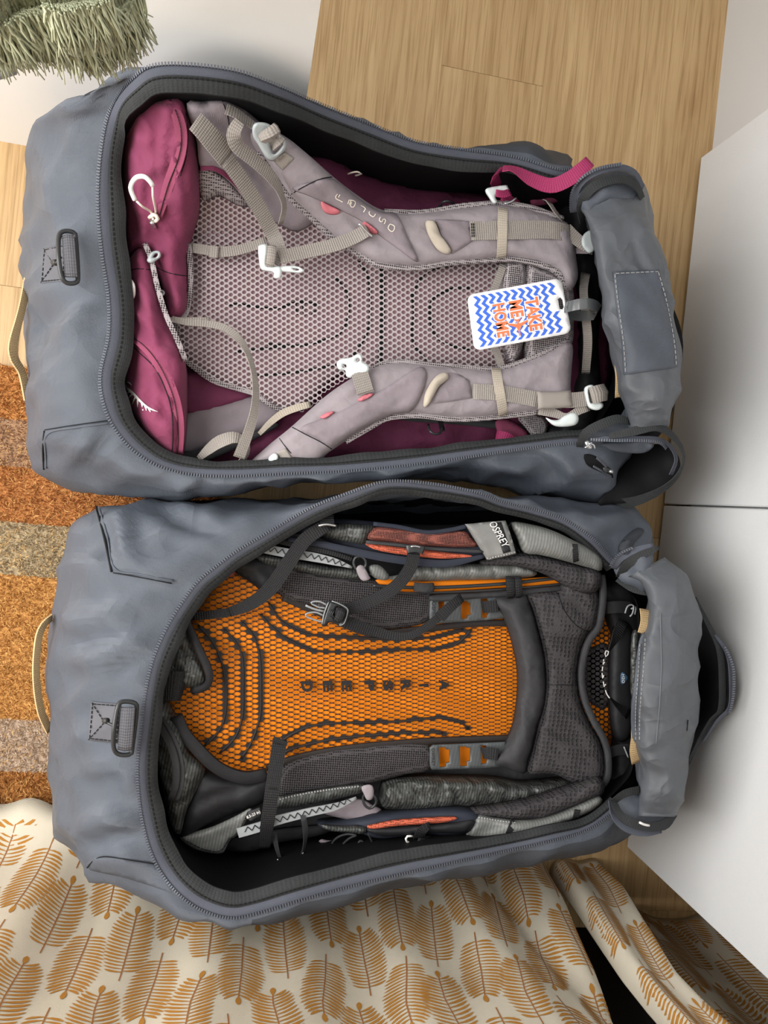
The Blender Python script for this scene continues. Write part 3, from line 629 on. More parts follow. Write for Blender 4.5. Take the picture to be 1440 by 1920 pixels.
# ------------------------------------------------------------------ the two bag covers
def shell(root, tab, tape, center, seed, hinge, dark, folds=(), wr=0.010):
    """tab: rim x, y, z and outer bulge x, y, z (pixels and heights); tape: width in pixels of the tape inside the zip"""
    N = 300; cx, cy = P(*center, 0.2)[:2]; Cn = np.array([cx, cy, 0])
    R0 = np.array([P(*t[:3]) for t in tab])
    S0 = []
    for i, t in enumerate(tab):
        if t[3] is not None: S0.append(P(*t[3:6]))
        else: S0.append(np.array([R0[i][0], R0[i][1], 0.15]))
    S0 = np.array(S0); tp0 = np.array([(t[6] if len(t) > 6 else tape) for t in tab])
    A = cr(np.concatenate([R0, S0, tp0[:, None]], 1), N, True); R, S, tw = A[:, :3], A[:, 3:6], A[:, 6]
    Tn = np.roll(R, -1, 0) - np.roll(R, 1, 0); inw = np.stack([Tn[:, 1], -Tn[:, 0], 0 * Tn[:, 0]], 1); inw /= np.linalg.norm(inw, axis=1)[:, None]
    sg = np.sign(((Cn - R) * inw).sum(1).mean()); inw = inw * sg
    w = (tw * mpp(0.27))[:, None]
    wob = np.array([noise.noise((R[i][0] * 22, R[i][1] * 22, seed)) for i in range(N)])[:, None]
    R1 = R + inw * w * 0.42 - np.array([0, 0, 0.003]); T = R + inw * w * (1 + 0.16 * wob) - np.array([0, 0, 0.010]) + np.array([0, 0, 0.004]) * wob
    B = S + (Cn - S) * 0.09; B[:, 2] = 0.027
    hv = cr(np.array([[P(*t[:3])[0], P(*t[:3])[1], t[0], t[1]] for t in tab]), N, True)[:, 2:]; KP = np.array([not hinge(x, y) for x, y in hv]); seg = lambda i: KP[i] and KP[(i + 1) % N]
    rows = []
    for t in np.linspace(0, 1, 16):
        K = S * 0.62 + R * 0.38; K[:, 2] = np.maximum(R[:, 2], S[:, 2]) + 0.0
        rows.append((1 - t) ** 2 * R + 2 * t * (1 - t) * K + t * t * S)
    for t in np.linspace(0, 1, 9)[1:]:
        K = S.copy(); K[:, 2] = S[:, 2] * 0.35; rows.append((1 - t) ** 2 * S + 2 * t * (1 - t) * K + t * t * B)
    G = np.array(rows); nr = len(G)
    du = np.roll(G, -1, 1) - np.roll(G, 1, 1); dv = np.gradient(G, axis=0); nm = np.cross(du, dv); nm /= np.linalg.norm(nm, axis=2)[:, :, None] + 1e-9
    o_ = ((G - Cn - (0, 0, 0.1)) * nm).sum(2); nm *= np.where(o_ < 0, -1, 1)[:, :, None]
    for j in range(nr):
        f = min(1, j / 3.0) * (1 if j < nr - 4 else 0.4)
        for i in range(N):
            p = G[j, i]; a = 1 - 2 * abs(noise.noise((p[0] * 9 + p[1] * 5, p[1] * 10 - p[0] * 4, p[2] * 10 + seed))); b = noise.noise((p[0] * 24, p[1] * 22, p[2] * 26 + seed)); c = 1 - 2 * abs(noise.noise((p[0] * 15 - p[1] * 12, p[1] * 15 + seed, p[2] * 6)))
            G[j, i] = p + nm[j, i] * f * wr * (0.9 * a + 0.35 * b + 0.75 * c - 0.7)
    if folds:
        GP = np.array([pix(g) for g in G.reshape(-1, 3)]); fd = np.zeros(len(GP))
        for pts, am, wd in folds:
            c = cr(pts, 40); e = np.minimum(1, np.minimum(np.arange(40), 39 - np.arange(40)) / 9.0); dd = np.hypot(GP[:, None, 0] - c[None, :, 0], GP[:, None, 1] - c[None, :, 1]); k = dd.argmin(1)
            fd += am * e[k] * (np.exp(-(dd.min(1) / wd) ** 2) - 0.45 * np.exp(-((dd.min(1) - 2.2 * wd) / wd) ** 2))
        fd = fd.reshape(nr, N); fd[:1] = 0; fd[18:] = 0; G = G + nm * fd[:, :, None]
    V = G.reshape(-1, 3); F = [(j * N + i, j * N + (i + 1) % N, (j + 1) * N + (i + 1) % N, (j + 1) * N + i) for j in range(nr - 1) for i in range(N)]
    V = np.concatenate([V, [[cx, cy, 0.027]]]); F += [((nr - 1) * N + i, (nr - 1) * N + (i + 1) % N, len(V) - 1) for i in range(N)]
    sh = add('shell', V, F, M['shell'], root); sh.data.materials.append(M['shell_shade'])
    dk = np.array([dark(x, y) for x, y in hv]); sh.data.polygons.foreach_set('material_index', [1 if f[0] // N > 1 and dk[f[0] % N] else 0 for f in F])  # shaded stretches of the outer wall get the darkened nylon
    def band(name, A_, B_, m, mid=0.0, nrow=4):
        rr = [A_ + (B_ - A_) * t + np.array([0, 0, mid]) * math.sin(math.pi * t) for t in np.linspace(0, 1, nrow)]; V = np.concatenate(rr); U = [(i * 0.0045, t * 0.02) for t in np.linspace(0, 1, nrow) for i in range(N)]
        F = [(j * N + i, j * N + (i + 1) % N, (j + 1) * N + (i + 1) % N, (j + 1) * N + i) for j in range(nrow - 1) for i in range(N) if seg(i)]
        V2 = V - np.array([0, 0, 0.0016]); F += [tuple(k + len(V) for k in f[::-1]) for f in F]
        return add(name, np.concatenate([V, V2]), F, m, root, uv=U + U)
    band('zip_tape', R, R1, M['ziptape'], 0.0015); fc = band('facing', R1 + (0, 0, 0.0012), T, M['facing'], 0.003, 6)
    kk = np.roll(np.arange(N), -int(np.argmin(KP)) ); kk = kk[KP[kk]]
    p, t = along(R[kk], 0.0036); it = []
    for q, d in zip(p, t):
        s = np.cross(d, (0, 0, 1.0)); s /= np.linalg.norm(s); it.append((q + (0, 0, 0.0016), d * 0.0009, s * 0.0020, np.array([0, 0, 0.0010])))
    boxes('zip_teeth', M['teeth'], root, it, 'stuff')
    # stitches along the tape
    Q = R1 + (T - R1) * 0.22 + (0, 0, 0.0038); p, t = along(Q[kk], 0.006)
    boxes('stitching', M['threadblack'], root, [(q, d * 0.002, np.cross(d, (0, 0, 1.0)) * 0.0008, np.array([0, 0, 0.0005])) for q, d in zip(p, t)], 'stuff')
    L1 = R + inw * 0.005; L1[:, 2] = 0.17; L2 = S + (Cn - S) * 0.05; L2[:, 2] = 0.036; L15 = L1 * 0.3 + L2 * 0.7; L15[:, 2] = 0.1
    Lr = [T - (0, 0, 0.001), T - inw * 0.012 - (0, 0, 0.03), L1, L15, L2]; V = np.concatenate(Lr + [np.array([[cx, cy, 0.036]])])
    F = [(j * N + i, j * N + (i + 1) % N, (j + 1) * N + (i + 1) % N, (j + 1) * N + i) for j in range(4) for i in range(N)] + [(4 * N + i, 4 * N + (i + 1) % N, 5 * N) for i in range(N)]
    add('lining', V, F, M['lining'], root)
    return R, T, inw
T1 = [(1090, 322, .27, None, None, None, 26), (1045, 318, .28, 1055, 302, .2, 26), (960, 294, .275, 965, 283, .21, 26), (870, 281, .28, None, None, None, 34), (780, 266, .295, None, None, None, 34), (700, 236, .32, None, None, None, 34), (600, 196, .36, None, None, None, 34), (520, 161, .405, None, None, None, 34), (430, 131, .43, None, None, None, 34), (300, 122, .425, 280, 150, .37, 34), (245, 152, .4, 180, 182, .35, 34), (205, 210, .345, 86, 222, .27, 34), (188, 290, .31, 60, 270, .2, 34), (183, 380, .29, 49, 370, .15, 42), (190, 470, .28, 46, 480, .14, 42), (203, 560, .28, 52, 560, .14, 42), (203, 630, .28, 56, 630, .14, 42), (188, 700, .28, 50, 740, .14, 42), (192, 750, .28, 54, 790, .14, 42), (212, 800, .275, 64, 850, .14, 38), (250, 845, .27, 82, 886, .14, 38), (300, 875, .265, 130, 908, .14, 31), (360, 890, .26, 250, 923, .15, 31), (440, 893, .26, 340, 930, .16, 31), (540, 888, .26, 470, 914, .19, 31), (640, 884, .26, 600, 898, .2, 31), (760, 873, .26, 740, 890, .2, 31), (870, 858, .26, 870, 896, .19, 31), (970, 843, .26, 980, 920, .16, 26), (1060, 832, .26, 1085, 936, .15, 26), (1105, 828, .26, 1135, 934, .15, 26), (1150, 800, .25, 1163, 890, .17, 26), (1200, 700, .25, 1225, 720, .12, 26), (1200, 600, .25, 1225, 600, .12, 26), (1180, 480, .25, 1205, 480, .12, 26), (1150, 385, .25, 1175, 380, .14, 26)]
T2 = [(1148, 1050, .25, 1225, 1030, .15, 22), (1110, 1010, .26, 1215, 985, .16, 22), (1060, 975, .265, 1170, 950, .16, 22), (1000, 955, .27, 1080, 947, .17, 22), (940, 940, .28, 1000, 936, .19, 22), (900, 925, .29, 910, 940, .22, 22), (830, 910, .295, 835, 940, .2, 26), (760, 902, .3, 765, 940, .2, 26), (710, 905, .3, 715, 940, .2, 26), (650, 925, .29, 640, 936, .2, 30), (590, 948, .28, 560, 940, .18, 30), (540, 975, .27, 470, 944, .16, 30), (490, 1005, .27, 380, 944, .15, 30), (440, 1035, .27, 320, 942, .15, 30), (400, 1065, .27, 240, 941, .15, 34), (370, 1090, .27, 200, 944, .15, 34), (340, 1130, .27, 170, 957, .14, 34), (310, 1180, .275, 142, 987, .14, 34), (285, 1240, .28, 118, 1060, .14, 34), (272, 1300, .28, 100, 1150, .14, 34), (265, 1360, .28, 90, 1240, .14, 34), (258, 1420, .28, 93, 1330, .14, 34), (258, 1470, .28, 97, 1420, .14, 34), (265, 1530, .28, 99, 1500, .14, 38), (280, 1590, .285, 110, 1560, .15, 38), (305, 1640, .29, 135, 1608, .16, 38), (340, 1680, .3, 190, 1635, .18, 38), (380, 1706, .305, 260, 1655, .2, 38), (430, 1720, .31, 360, 1694, .23, 38), (480, 1712, .31, 475, 1720, .25, 38), (560, 1688, .31, 562, 1697, .25, 38), (660, 1660, .3, 662, 1677, .24, 38), (760, 1636, .295, 765, 1656, .23, 38), (860, 1614, .29, 865, 1635, .22, 30), (960, 1592, .28, 968, 1611, .21, 24), (1040, 1574, .28, 1055, 1591, .2, 24), (1100, 1556, .27, 1125, 1581, .18, 18), (1145, 1525, .26, 1166, 1556, .17, 18), (1212, 1470, .25, 1212, 1480, .12, 34), (1228, 1400, .25, 1222, 1400, .12, 34), (1236, 1300, .25, 1230, 1300, .12, 34), (1238, 1200, .25, 1232, 1200, .12, 34), (1222, 1110, .25, 1228, 1110, .12, 34)]
FOLD1 = [([(62, 660), (110, 622), (188, 566)], .006, 13), ([(70, 330), (120, 340), (178, 300)], .004, 14), ([(110, 210), (150, 200), (196, 186)], .006, 12), ([(150, 868), (185, 838), (204, 806)], -.006, 12), ([(70, 700), (120, 720), (184, 700)], .003, 14),
         ([(330, 925), (345, 905), (380, 896)], .008, 14), ([(880, 905), (940, 872), (1000, 886)], .008, 13), ([(1050, 912), (1036, 876), (990, 850)], -.008, 13), ([(600, 905), (680, 888), (780, 892)], .006, 13)]
FOLD2 = [([(106, 1164), (200, 1150), (300, 1112)], .008, 15), ([(104, 1200), (180, 1204), (256, 1166)], -.007, 14), ([(190, 1268), (232, 1250), (278, 1216)], -.007, 13), ([(120, 1240), (180, 1236), (230, 1216)], .006, 14), ([(130, 1580), (190, 1534), (262, 1548)], .008, 14), ([(150, 1598), (220, 1572), (280, 1580)], -.006, 13),
         ([(264, 1498), (244, 1470), (240, 1440)], .007, 12), ([(226, 952), (232, 1010), (240, 1064)], .008, 13), ([(290, 950), (360, 985), (430, 990)], -.008, 14), ([(250, 1090), (320, 1070), (390, 1040)], .006, 14), ([(1060, 965), (1110, 985), (1190, 960)], .008, 14), ([(110, 1400), (170, 1440), (240, 1420)], .003, 15)]
b1 = thing('travel_bag', 'grey zip-open bag cover holding the plum backpack, beside the white wall', 'travel bag', P(640, 540, 0.02), 'grey bag covers')
b2 = thing('travel_bag', 'grey zip-open bag cover holding the orange backpack, beside the fern curtain', 'travel bag', P(680, 1300, 0.02), 'grey bag covers')
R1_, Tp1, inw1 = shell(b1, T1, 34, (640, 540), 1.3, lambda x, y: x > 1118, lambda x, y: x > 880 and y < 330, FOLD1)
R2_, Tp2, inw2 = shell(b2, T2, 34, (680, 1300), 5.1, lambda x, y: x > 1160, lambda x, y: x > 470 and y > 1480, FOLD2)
def seam(root, pts, r=1.1, m='threadblack', off=0.0014):
    n = max(8, int(sum(math.dist(pts[i], pts[i + 1]) for i in range(len(pts) - 1)) / 7)); c2 = cr(pts, n); c = np.array([hit(q[0], q[1], [root], off) for q in c2]); 
    for _ in range(3): c[1:-1] = 0.5 * c[1:-1] + 0.25 * (c[:-2] + c[2:])
    V, F = tube_vf(c, r * mpp(0.2), 6); return add('seam', V, F, M[m], root, bvh=False)
# sewn corner panels
pad('corner_panel', M['shell'], b2, [(162, 1628), (188, 1606), (250, 1612), (292, 1622), (330, 1672), (368, 1702), (330, 1678), (240, 1648)], drape([b2], 0.0012), 0.001, 8, 0.003, 8)
seam(b1, [(82, 880), (80, 840), (83, 808)], 1.6); seam(b1, [(84, 806), (140, 797), (206, 788)], 1.0); seam(b1, [(87, 878), (85, 842), (88, 812), (140, 802), (206, 793)], 1.6, 'shell'); seam(b2, [(180, 950), (196, 1010), (209, 1072)], 2.0); seam(b2, [(212, 1074), (260, 1082), (322, 1094)], 1.0); seam(b2, [(186, 950), (202, 1008), (215, 1068), (262, 1077), (326, 1089)], 1.6, 'shell'); seam(b2, [(163, 1627), (186, 1606), (240, 1612), (292, 1620)])
# handles at the foot ends
def bowed(root, pts, w):
    ribbon('carry_handle', M['tan'], root, pts, w, twist=58, th=0.003)
bowed(b1, [(52, 524, .15), (42, 575, .165), (26, 640, .175), (27, 672, .17), (42, 700, .155), (52, 750, .145)], [14, 14, 15, 20, 16, 15])
bowed(b2, [(97, 1158, .15), (82, 1172, .165), (72, 1200, .175), (68, 1265, .18), (76, 1330, .17), (93, 1370, .15)], [15, 15, 15, 15, 15, 15])
# webbing patch with a hook on each front
def hook(root, patch, bar, w):
    pt = pad('webbing_patch', M['webgrey'], root, patch, drape([root], 0.002), 0.001, 4, 0.002, 6, exact=True)
    c = [(sum(p[0] for p in patch) / 4, sum(p[1] for p in patch) / 4)]
    k = len(patch); 
    for i in range(4): stitch(M['threadblack'], root, [tuple(np.array(patch[i]) * 0.9 + np.array(c[0]) * 0.1), tuple(np.array(patch[(i + 1) % 4]) * 0.9 + np.array(c[0]) * 0.1)], [root], 0.0012)
    stitch(M['threadblack'], root, [patch[0], c[0]], [root], 0.0012); stitch(M['threadblack'], root, [patch[3], c[0]], [root], 0.0012)
    (x0, y0), (x1, y1) = bar; z = 0.006 + max(float(hit(x0 + a_, y0 + (y1 - y0) * t_, [root])[2]) for a_ in (-6, w) for t_ in (0, .5, 1))
    ring = [(x0 - 6, y0 + 6, z + .018), (x0 + 2, y0 - 6, z + .014), (x0 + w, y0 - 4, z + .01), (x0 + w + 4, y0 + 10, z + .008), (x1 + w + 2, y1 - 8, z + .008), (x1 + w - 2, y1 + 6, z + .01), (x1 + 2, y1 + 6, z + .014), (x1 - 7, y1 - 8, z + .018), ((x0 + x1) / 2 - 9, (y0 + y1) / 2, z + .022)]
    tube('hook', M['blackplastic'], root, ring, 4.2, closed=True)
    ribbon('webbing_loop', M['webgrey'], root, [(x0 + w * 0.55, y0 + 4, z + .014), ((x0 + x1) / 2 + w * 0.55, (y0 + y1) / 2, z + .018), (x1 + w * 0.55, y1 - 4, z + .014)], w * 0.95, th=0.008, arch=0.5)
    tube('hook_pin', M['blackplastic'], root, [(c[0][0] + 4, c[0][1], z + .008), (x0 - 2, (y0 + y1) / 2, z + .016)], 2.6); tube('stud', M['blackplastic'], root, [(c[0][0], c[0][1] - 3, z + .004), (c[0][0] + 6, c[0][1] - 3, z + .009)], 5.5)
M['webgrey'] = mat('slate webbing', s2l(92, 92, 98), 0.7, 0.3, 0.1, 40, 0, 1, 0, 0, 1.0, 900)
hook(b1, [(82, 466), (122, 457), (120, 527), (76, 531)], [(116, 440), (122, 524)], 22)
hook(b2, [(171, 1316), (226, 1320), (220, 1394), (165, 1388)], [(226, 1322), (220, 1408)], 26)

# folded-back lids: fabric rolled over the top end of each bag
def roll(root, st, m, zt, seed, wr=0.017, zb=0.2):
    S = np.array([(a, b, c, d, zt[i] if hasattr(zt, '__len__') else zt) for i, (a, b, c, d) in enumerate(st)], float); S = cr(S, 70); V = []; n = 44
    for i, (lx, ly, rx, ry, z) in enumerate(S):
        for j in range(n):
            a = 2 * math.pi * j / n; ca, sa = math.cos(a), math.sin(a); e = 0.75
            t = 0.5 - 0.5 * math.copysign(abs(ca) ** e, ca); hz = math.copysign(abs(sa) ** 0.8, sa)
            zz = (z + 0.255) / 2 + hz * (z - 0.255) / 2 if sa > 0 else 0.255 + hz * (0.255 - zb)
            if sa <= 0: zz = (z + 0.255) / 2 + hz * ((z + 0.255) / 2 - zb)
            x, y = lx + (rx - lx) * t, ly + (ry - ly) * t; p = P(x, y, zz); V.append(p)
    V = np.array(V).reshape(len(S), n, 3); cen = V.mean(1)[:, None]
    for i in range(len(S)):
        for j in range(n):
            p = V[i, j]; d = (p - cen[i, 0]); d /= np.linalg.norm(d) + 1e-9
            a = 1 - 2 * abs(noise.noise((p[0] * 12 + p[1] * 3, p[1] * 7, p[2] * 8 + seed))); b = 1 - 2 * abs(noise.noise((p[0] * 20, p[1] * 20 + p[0] * 14, seed)))
            ef = min(1, i / 6, (len(S) - 1 - i) / 6) * 0.5 + 0.5; V[i, j] = p + d * wr * (0.7 * a + 0.5 * b - 0.5) * ef
    F = [(i * n + j, i * n + (j + 1) % n, (i + 1) * n + (j + 1) % n, (i + 1) * n + j) for i in range(len(S) - 1) for j in range(n)]
    F += [tuple(range(n)), tuple(range((len(S) - 1) * n, len(S) * n))[::-1]]
    return add('rolled_lid', V.reshape(-1, 3), F, m, root)
# ------------------------------------------------------------------ hexagonal nets
def hexnet(name, m, parent, out, zf, cell, hole, sep=0.0, tilt=0.0, th=0.0016, holes=(), squash=None, closed=None, label=None):
    """an open net: cell(x) gives column step and row step in pixels, hole the share of a cell that is open"""
    L = cr(out, 160, True); x0, y0 = L.min(0); x1, y1 = L.max(0); cy = (y0 + y1) / 2; V = []; F = []; zq = zfun(zf)
    i = 0; x = x0; pts = []; geo = []
    while x < x1:
        dx, dy = cell(x); k0 = int((y1 - y0) / dy / 2) + 12
        for k in range(-k0, k0 + 1):
            y = cy + (k + (0.5 if i % 2 else 0)) * dy + tilt * (x - x0); pts.append((x, y)); geo.append((dx, dy))
        x += dx; i += 1
    pts = np.array(pts); ok = inside(pts, L)
    for h in holes: ok &= ~inside(pts, cr(h, 60, True))
    pts = pts[ok]; geo = np.array(geo)[ok]; Z = zq(pts)
    for (x, y), (dx, dy), z in zip(pts, geo, Z):
        hx, hy = dx * 2 / 3, dy / 2
        ho = hole
        o = [(hx, 0), (hx / 2, hy), (-hx / 2, hy), (-hx, 0), (-hx / 2, -hy), (hx / 2, -hy)]; O = []
        for a, b in zip(o, o[1:] + o[:1]): O += [a, ((a[0] + b[0]) / 2, (a[1] + b[1]) / 2)]
        if closed is not None and closed(x, y):
            s = len(V); V += [P(x + a, y + b, z + 0.001) for a, b in O]; F.append(tuple(range(s, s + 12))[::-1]); continue
        s = len(V)
        for rr, dz in ((1.0, 0.0), (None, 0.0), (None, -th)):
            for q, (a, b) in enumerate(O):
                if rr is None:
                    t = -2 * math.pi * q / 12 * -1; a, b = math.cos(t) * hx * ho[0], math.sin(t) * hy * ho[1]
                    if sep: a += abs(a) * 0
                V.append(P(x + a, y + b, z + dz))
        for q in range(12):
            r = (q + 1) % 12; F += [(s + q, s + 12 + q, s + 12 + r, s + r), (s + 12 + q, s + 24 + q, s + 24 + r, s + 12 + r)]
    return add(name, V, F, m, parent, False, 'stuff', label, bvh=False)

# ------------------------------------------------------------------ plum backpack in the upper bag
p1 = thing('backpack', 'faded plum and warm grey travel backpack with pale net back panel', 'backpack', P(660, 560, 0.04), 'travel backpacks')
on1 = [p1]
def LIFT(x, y): return float(np.interp(x, [220, 340, 450, 600, 700, 850, 1060], [.09, .165, .165, .15, .075, .03, 0.0])) * min(1.0, max(0.0, (440 - y) / 245))
pad('body', M['plum'], p1, [(236, 200), (300, 176), (350, 190), (480, 280), (590, 286), (640, 296), (680, 318), (760, 345), (850, 358), (900, 364), (960, 376), (1010, 384), (1100, 392), (1140, 500), (1150, 640), (1130, 780), (1065, 850), (960, 846), (800, 866), (640, 880), (480, 886), (330, 880), (262, 800), (232, 700), (236, 500)], .12, 0.045, 60, 0.03, 15, wr=(0.012, 26, 0.25, 2.2))
pad('hood', M['black'], p1, [(1060, 395), (1078, 380), (1110, 385), (1128, 460), (1128, 560), (1122, 640), (1126, 720), (1118, 790), (1105, 832), (1060, 826), (1030, 830), (1022, 800), (1070, 770), (1085, 600)], .172, 0.016, 25, 0.03, 11, wr=(0.008, 14, 1.4))
pad('gusset', M['pinkzip'], p1, [(930, 790), (955, 788), (990, 812), (975, 826), (940, 818)], .182, 0.004, 8, 0.004, 6); pad('gusset', M['pinkzip'], p1, [(1000, 352), (1040, 362), (1050, 376), (1000, 384)], .175, 0.004, 8, 0.004, 6)
pad('mesh_pocket', M['spacer'], p1, [(972, 782), (1000, 775), (1026, 790), (1018, 824), (1000, 818), (985, 800)], .19, 0.004, 8, 0.004, 6)
pad('side_panel', M['black'], p1, [(780, 398), (850, 386), (900, 384), (860, 396), (790, 404)], .176, 0.001, 5, 0.002, 8); pad('side_panel', M['charcoal'], p1, [(740, 782), (830, 782), (900, 786), (990, 800), (960, 806), (860, 796), (770, 790)], .178, 0.001, 5, 0.002, 8)
pad('grey_panel', M['grey2'], p1, [(345, 776), (420, 756), (474, 741), (496, 744), (538, 766), (500, 800), (420, 824), (340, 846)], .186, 0.006, 20, 0.01, 9, wr=(0.003, 20, 2.8))
pad('side_panel', M['charcoal'], p1, [(340, 846), (420, 822), (505, 796), (520, 800), (440, 842), (380, 866), (340, 868)], .184, 0.002, 6, 0.004, 8)
pad('lower_panel', M['plum'], p1, [(346, 705), (372, 698), (400, 708), (440, 724), (476, 738), (430, 758), (350, 776)], .188, 0.006, 18, 0.008, 9)
pad('foam_panel', M['foam'], p1, [(325, 604), (352, 470), (372, 360), (420, 330), (520, 330), (640, 380), (760, 470), (950, 490), (1010, 520), (1010, 640), (940, 690), (760, 690), (640, 700), (570, 760), (536, 768), (480, 738), (400, 714), (345, 670)], .190, 0.010, 30, 0.02, 15, wr=(0.0015, 18, 0.1))
def dark_line(root, pts, z, w=4): ribbon('channel', M['lining'], root, [(x, y, z) for x, y in pts], w, th=0.0016)
for q in ([(470, 574), (520, 578), (560, 566), (600, 572)], [(430, 572), (450, 570), (470, 574)], [(500, 645), (560, 648), (600, 640), (640, 622), (654, 585), (650, 548), (628, 520)], [(440, 660), (480, 655), (560, 648)], [(640, 700), (670, 655), (690, 620), (694, 570), (690, 520), (672, 490)], [(480, 704), (540, 700), (600, 690), (640, 682)], [(772, 548), (776, 590), (772, 620), (778, 650), (800, 675)], [(772, 560), (790, 520), (820, 502), (856, 498)], [(850, 540), (812, 560), (806, 595), (818, 632), (850, 650)], [(850, 540), (880, 540)], [(850, 650), (880, 655)]): dark_line(p1, q, .2032, 4.5)
ribbon('channel', M['lining'], p1, [(716, 488, .2034), (717, 560, .2034), (716, 620, .2034), (712, 682, .2034)], 9)
for q in ([(552, 560), (558, 590)], [(566, 560), (570, 592)], [(582, 566), (592, 574)], [(584, 590), (592, 582)]): dark_line(p1, q, .2034, 3)
hexnet('net', M['net'], p1, [(325, 604), (350, 480), (374, 372), (424, 340), (500, 360), (560, 380), (640, 430), (700, 480), (760, 492), (850, 494), (940, 495), (940, 560), (920, 560), (945, 640), (930, 688), (860, 688), (760, 684), (700, 690), (640, 715), (580, 762), (540, 770), (480, 738), (400, 714), (345, 672)], .2065, lambda x: (8.3 - max(0, x - 720) * 0.002, 10.6), (0.74, 0.70), tilt=0.02, th=0.002)
ribbon('net_binding', M['spacer'], p1, [(326, 600, .208), (345, 668, .208), (372, 695, .208), (402, 715, .207), (440, 727, .207), (478, 739, .206), (512, 762, .205), (536, 770, .204)], 9, th=0.005)
ribbon('binding_tape', M['beige'], p1, [(486, 814, .205), (505, 794, .21), (528, 776, .214), (552, 766, .216), (582, 758, .216)], [8, 12, 14, 14, 12], twist=15)
# hip belt wings
w1 = pad('hip_belt_wing', M['magenta'], p1, [(232, 230), (244, 198), (280, 180), (328, 176), (345, 190), (358, 230), (368, 280), (373, 340), (372, 390), (362, 430), (354, 480), (354, 530), (352, 572), (344, 592), (318, 596), (306, 545), (288, 500), (262, 470), (238, 470), (230, 360)], [(222, 230, .20), (222, 430, .20), (340, 190, .20), (372, 380, .222), (350, 580, .222), (290, 500, .215)], 0.036, 46, 0.03, 9, wr=(0.011, 26, 1.3, 2.4))
ribbon('zip', M['pinkzip'], w1, [(310, 190), (328, 205), (338, 235), (340, 270), (332, 305), (318, 340), (308, 372), (298, 408)], [10, 20, 22, 22, 22, 20, 16, 10], on1, 0.002, lay=True, th=0.002)
stitch(M['threadblack'], w1, [(328, 205), (338, 235), (340, 270), (332, 305), (318, 340), (308, 372), (300, 402)], on1, 0.0012, 0.0034, 0.003, 0.0009, name='zip_line')
seam_ = lambda root, pts, r=0.9, m='threadblack', roots=None: (lambda c: add('seam', *tube_vf(c, r * mpp(0.22), 6), M[m], root, bvh=False))(np.array([hit(q[0], q[1], roots or [root], 0.0003) for q in cr(pts, max(8, int(sum(math.dist(pts[i], pts[i + 1]) for i in range(len(pts) - 1)) / 7)))]))
seam_(w1, [(292, 500), (318, 512), (352, 518)], 0.9, 'threadblack', on1); seam_(w1, [(346, 196), (352, 240), (350, 290), (338, 330)], 0.7, 'threadblack', on1)
ribbon('edge_binding', M['spacer'], w1, [(354, 458, .224), (357, 500, .226), (357, 545, .226), (348, 590, .224), (334, 606, .222)], 9, th=0.006)
zz = float(hit(270, 360, on1)[2])
pt = tube('zip_pull', M['print'], w1, [(253, 375, zz + .012), (245, 352, zz + .014), (254, 334, zz + .015), (270, 331, zz + .015), (282, 341, zz + .014), (286, 348, zz + .013)], 4.2, sides=10)
tube('cord', M['cream'], pt, [(286, 348, zz + .012), (287, 370, zz + .009), (292, 396, None), (287, 412, None)], 2.0, on1, 0.004); tube('cord', M['cream'], pt, [(256, 377, zz + .012), (268, 388, zz + .009), (284, 398, None), (287, 412, None)], 2.0, on1, 0.004)
tube('knot', M['cream'], pt, [(280, 408, None), (290, 402, None), (296, 412, None), (284, 416, None)], 3.4, on1, 0.006); tube('metal_tip', M['metal'], pt, [(284, 416, None), (290, 426, None)], 4, on1, 0.004)
w2 = pad('hip_belt_wing', M['magenta'], p1, [(236, 540), (240, 492), (262, 464), (278, 478), (290, 510), (300, 560), (316, 604), (334, 640), (346, 680), (349, 720), (348, 790), (343, 840), (336, 858), (312, 854), (266, 806), (234, 730), (234, 640)], [(226, 540, .205), (226, 700, .205), (262, 466, .23), (300, 560, .245), (340, 680, .25), (346, 790, .24), (320, 850, .22)], 0.034, 42, 0.03, 9, wr=(0.010, 24, 1.2, 2.4))
ribbon('zip', M['pinkzip'], w2, [(236, 628), (258, 638), (282, 660), (302, 690), (318, 722), (330, 760), (335, 800), (333, 850)], [8, 16, 18, 19, 20, 20, 20, 18], on1, 0.002, lay=True, th=0.002)
stitch(M['threadblack'], w2, [(248, 632), (270, 648), (292, 674), (310, 706), (324, 742), (332, 780), (334, 820), (332, 850)], on1, 0.0012, 0.0034, 0.003, 0.0009, name='zip_line')
seam_(w2, [(240, 640), (262, 662), (290, 690), (310, 730), (322, 772), (324, 820), (322, 850)], 0.9, 'threadblack', on1); seam_(w2, [(232, 512), (256, 504), (282, 506)], 0.8, 'threadblack', on1)
ribbon('edge_binding', M['spacer'], w2, [(272, 458, .25), (284, 488, .255), (296, 540, .262), (312, 592, .266), (332, 636, .268), (348, 676, .262)], 9, th=0.006)
def loop_tab(x, y, s, ang, z):
    c, q = math.cos(ang), math.sin(ang); R = lambda a, b: (x + (a * c - b * q) * s, y + (a * q + b * c) * s)
    plate('loop_tab', M['greyplastic'], p1, [R(-14, 6), R(-4, -7), R(6, -9), R(13, -6), R(13, 3), R(4, 8), R(-6, 12)], z, 0.003, holes=[[R(-2, 2), R(4, -4), R(9, -3), R(5, 3)]], h=0.003, w=4, step=3)
loop_tab(288, 480, 1.0, -0.2, .262); loop_tab(299, 548, 0.7, 0.4, .25)
pt = tube('zip_pull', M['print'], w2, [(241, 523, .262), (249, 534, .265), (250, 552, .262), (246, 560, .26)], 3.8, sides=10); tube('cord', M['cream'], pt, [(246, 560, .259), (243, 585, .252), (239, 612, .248)], 1.8)
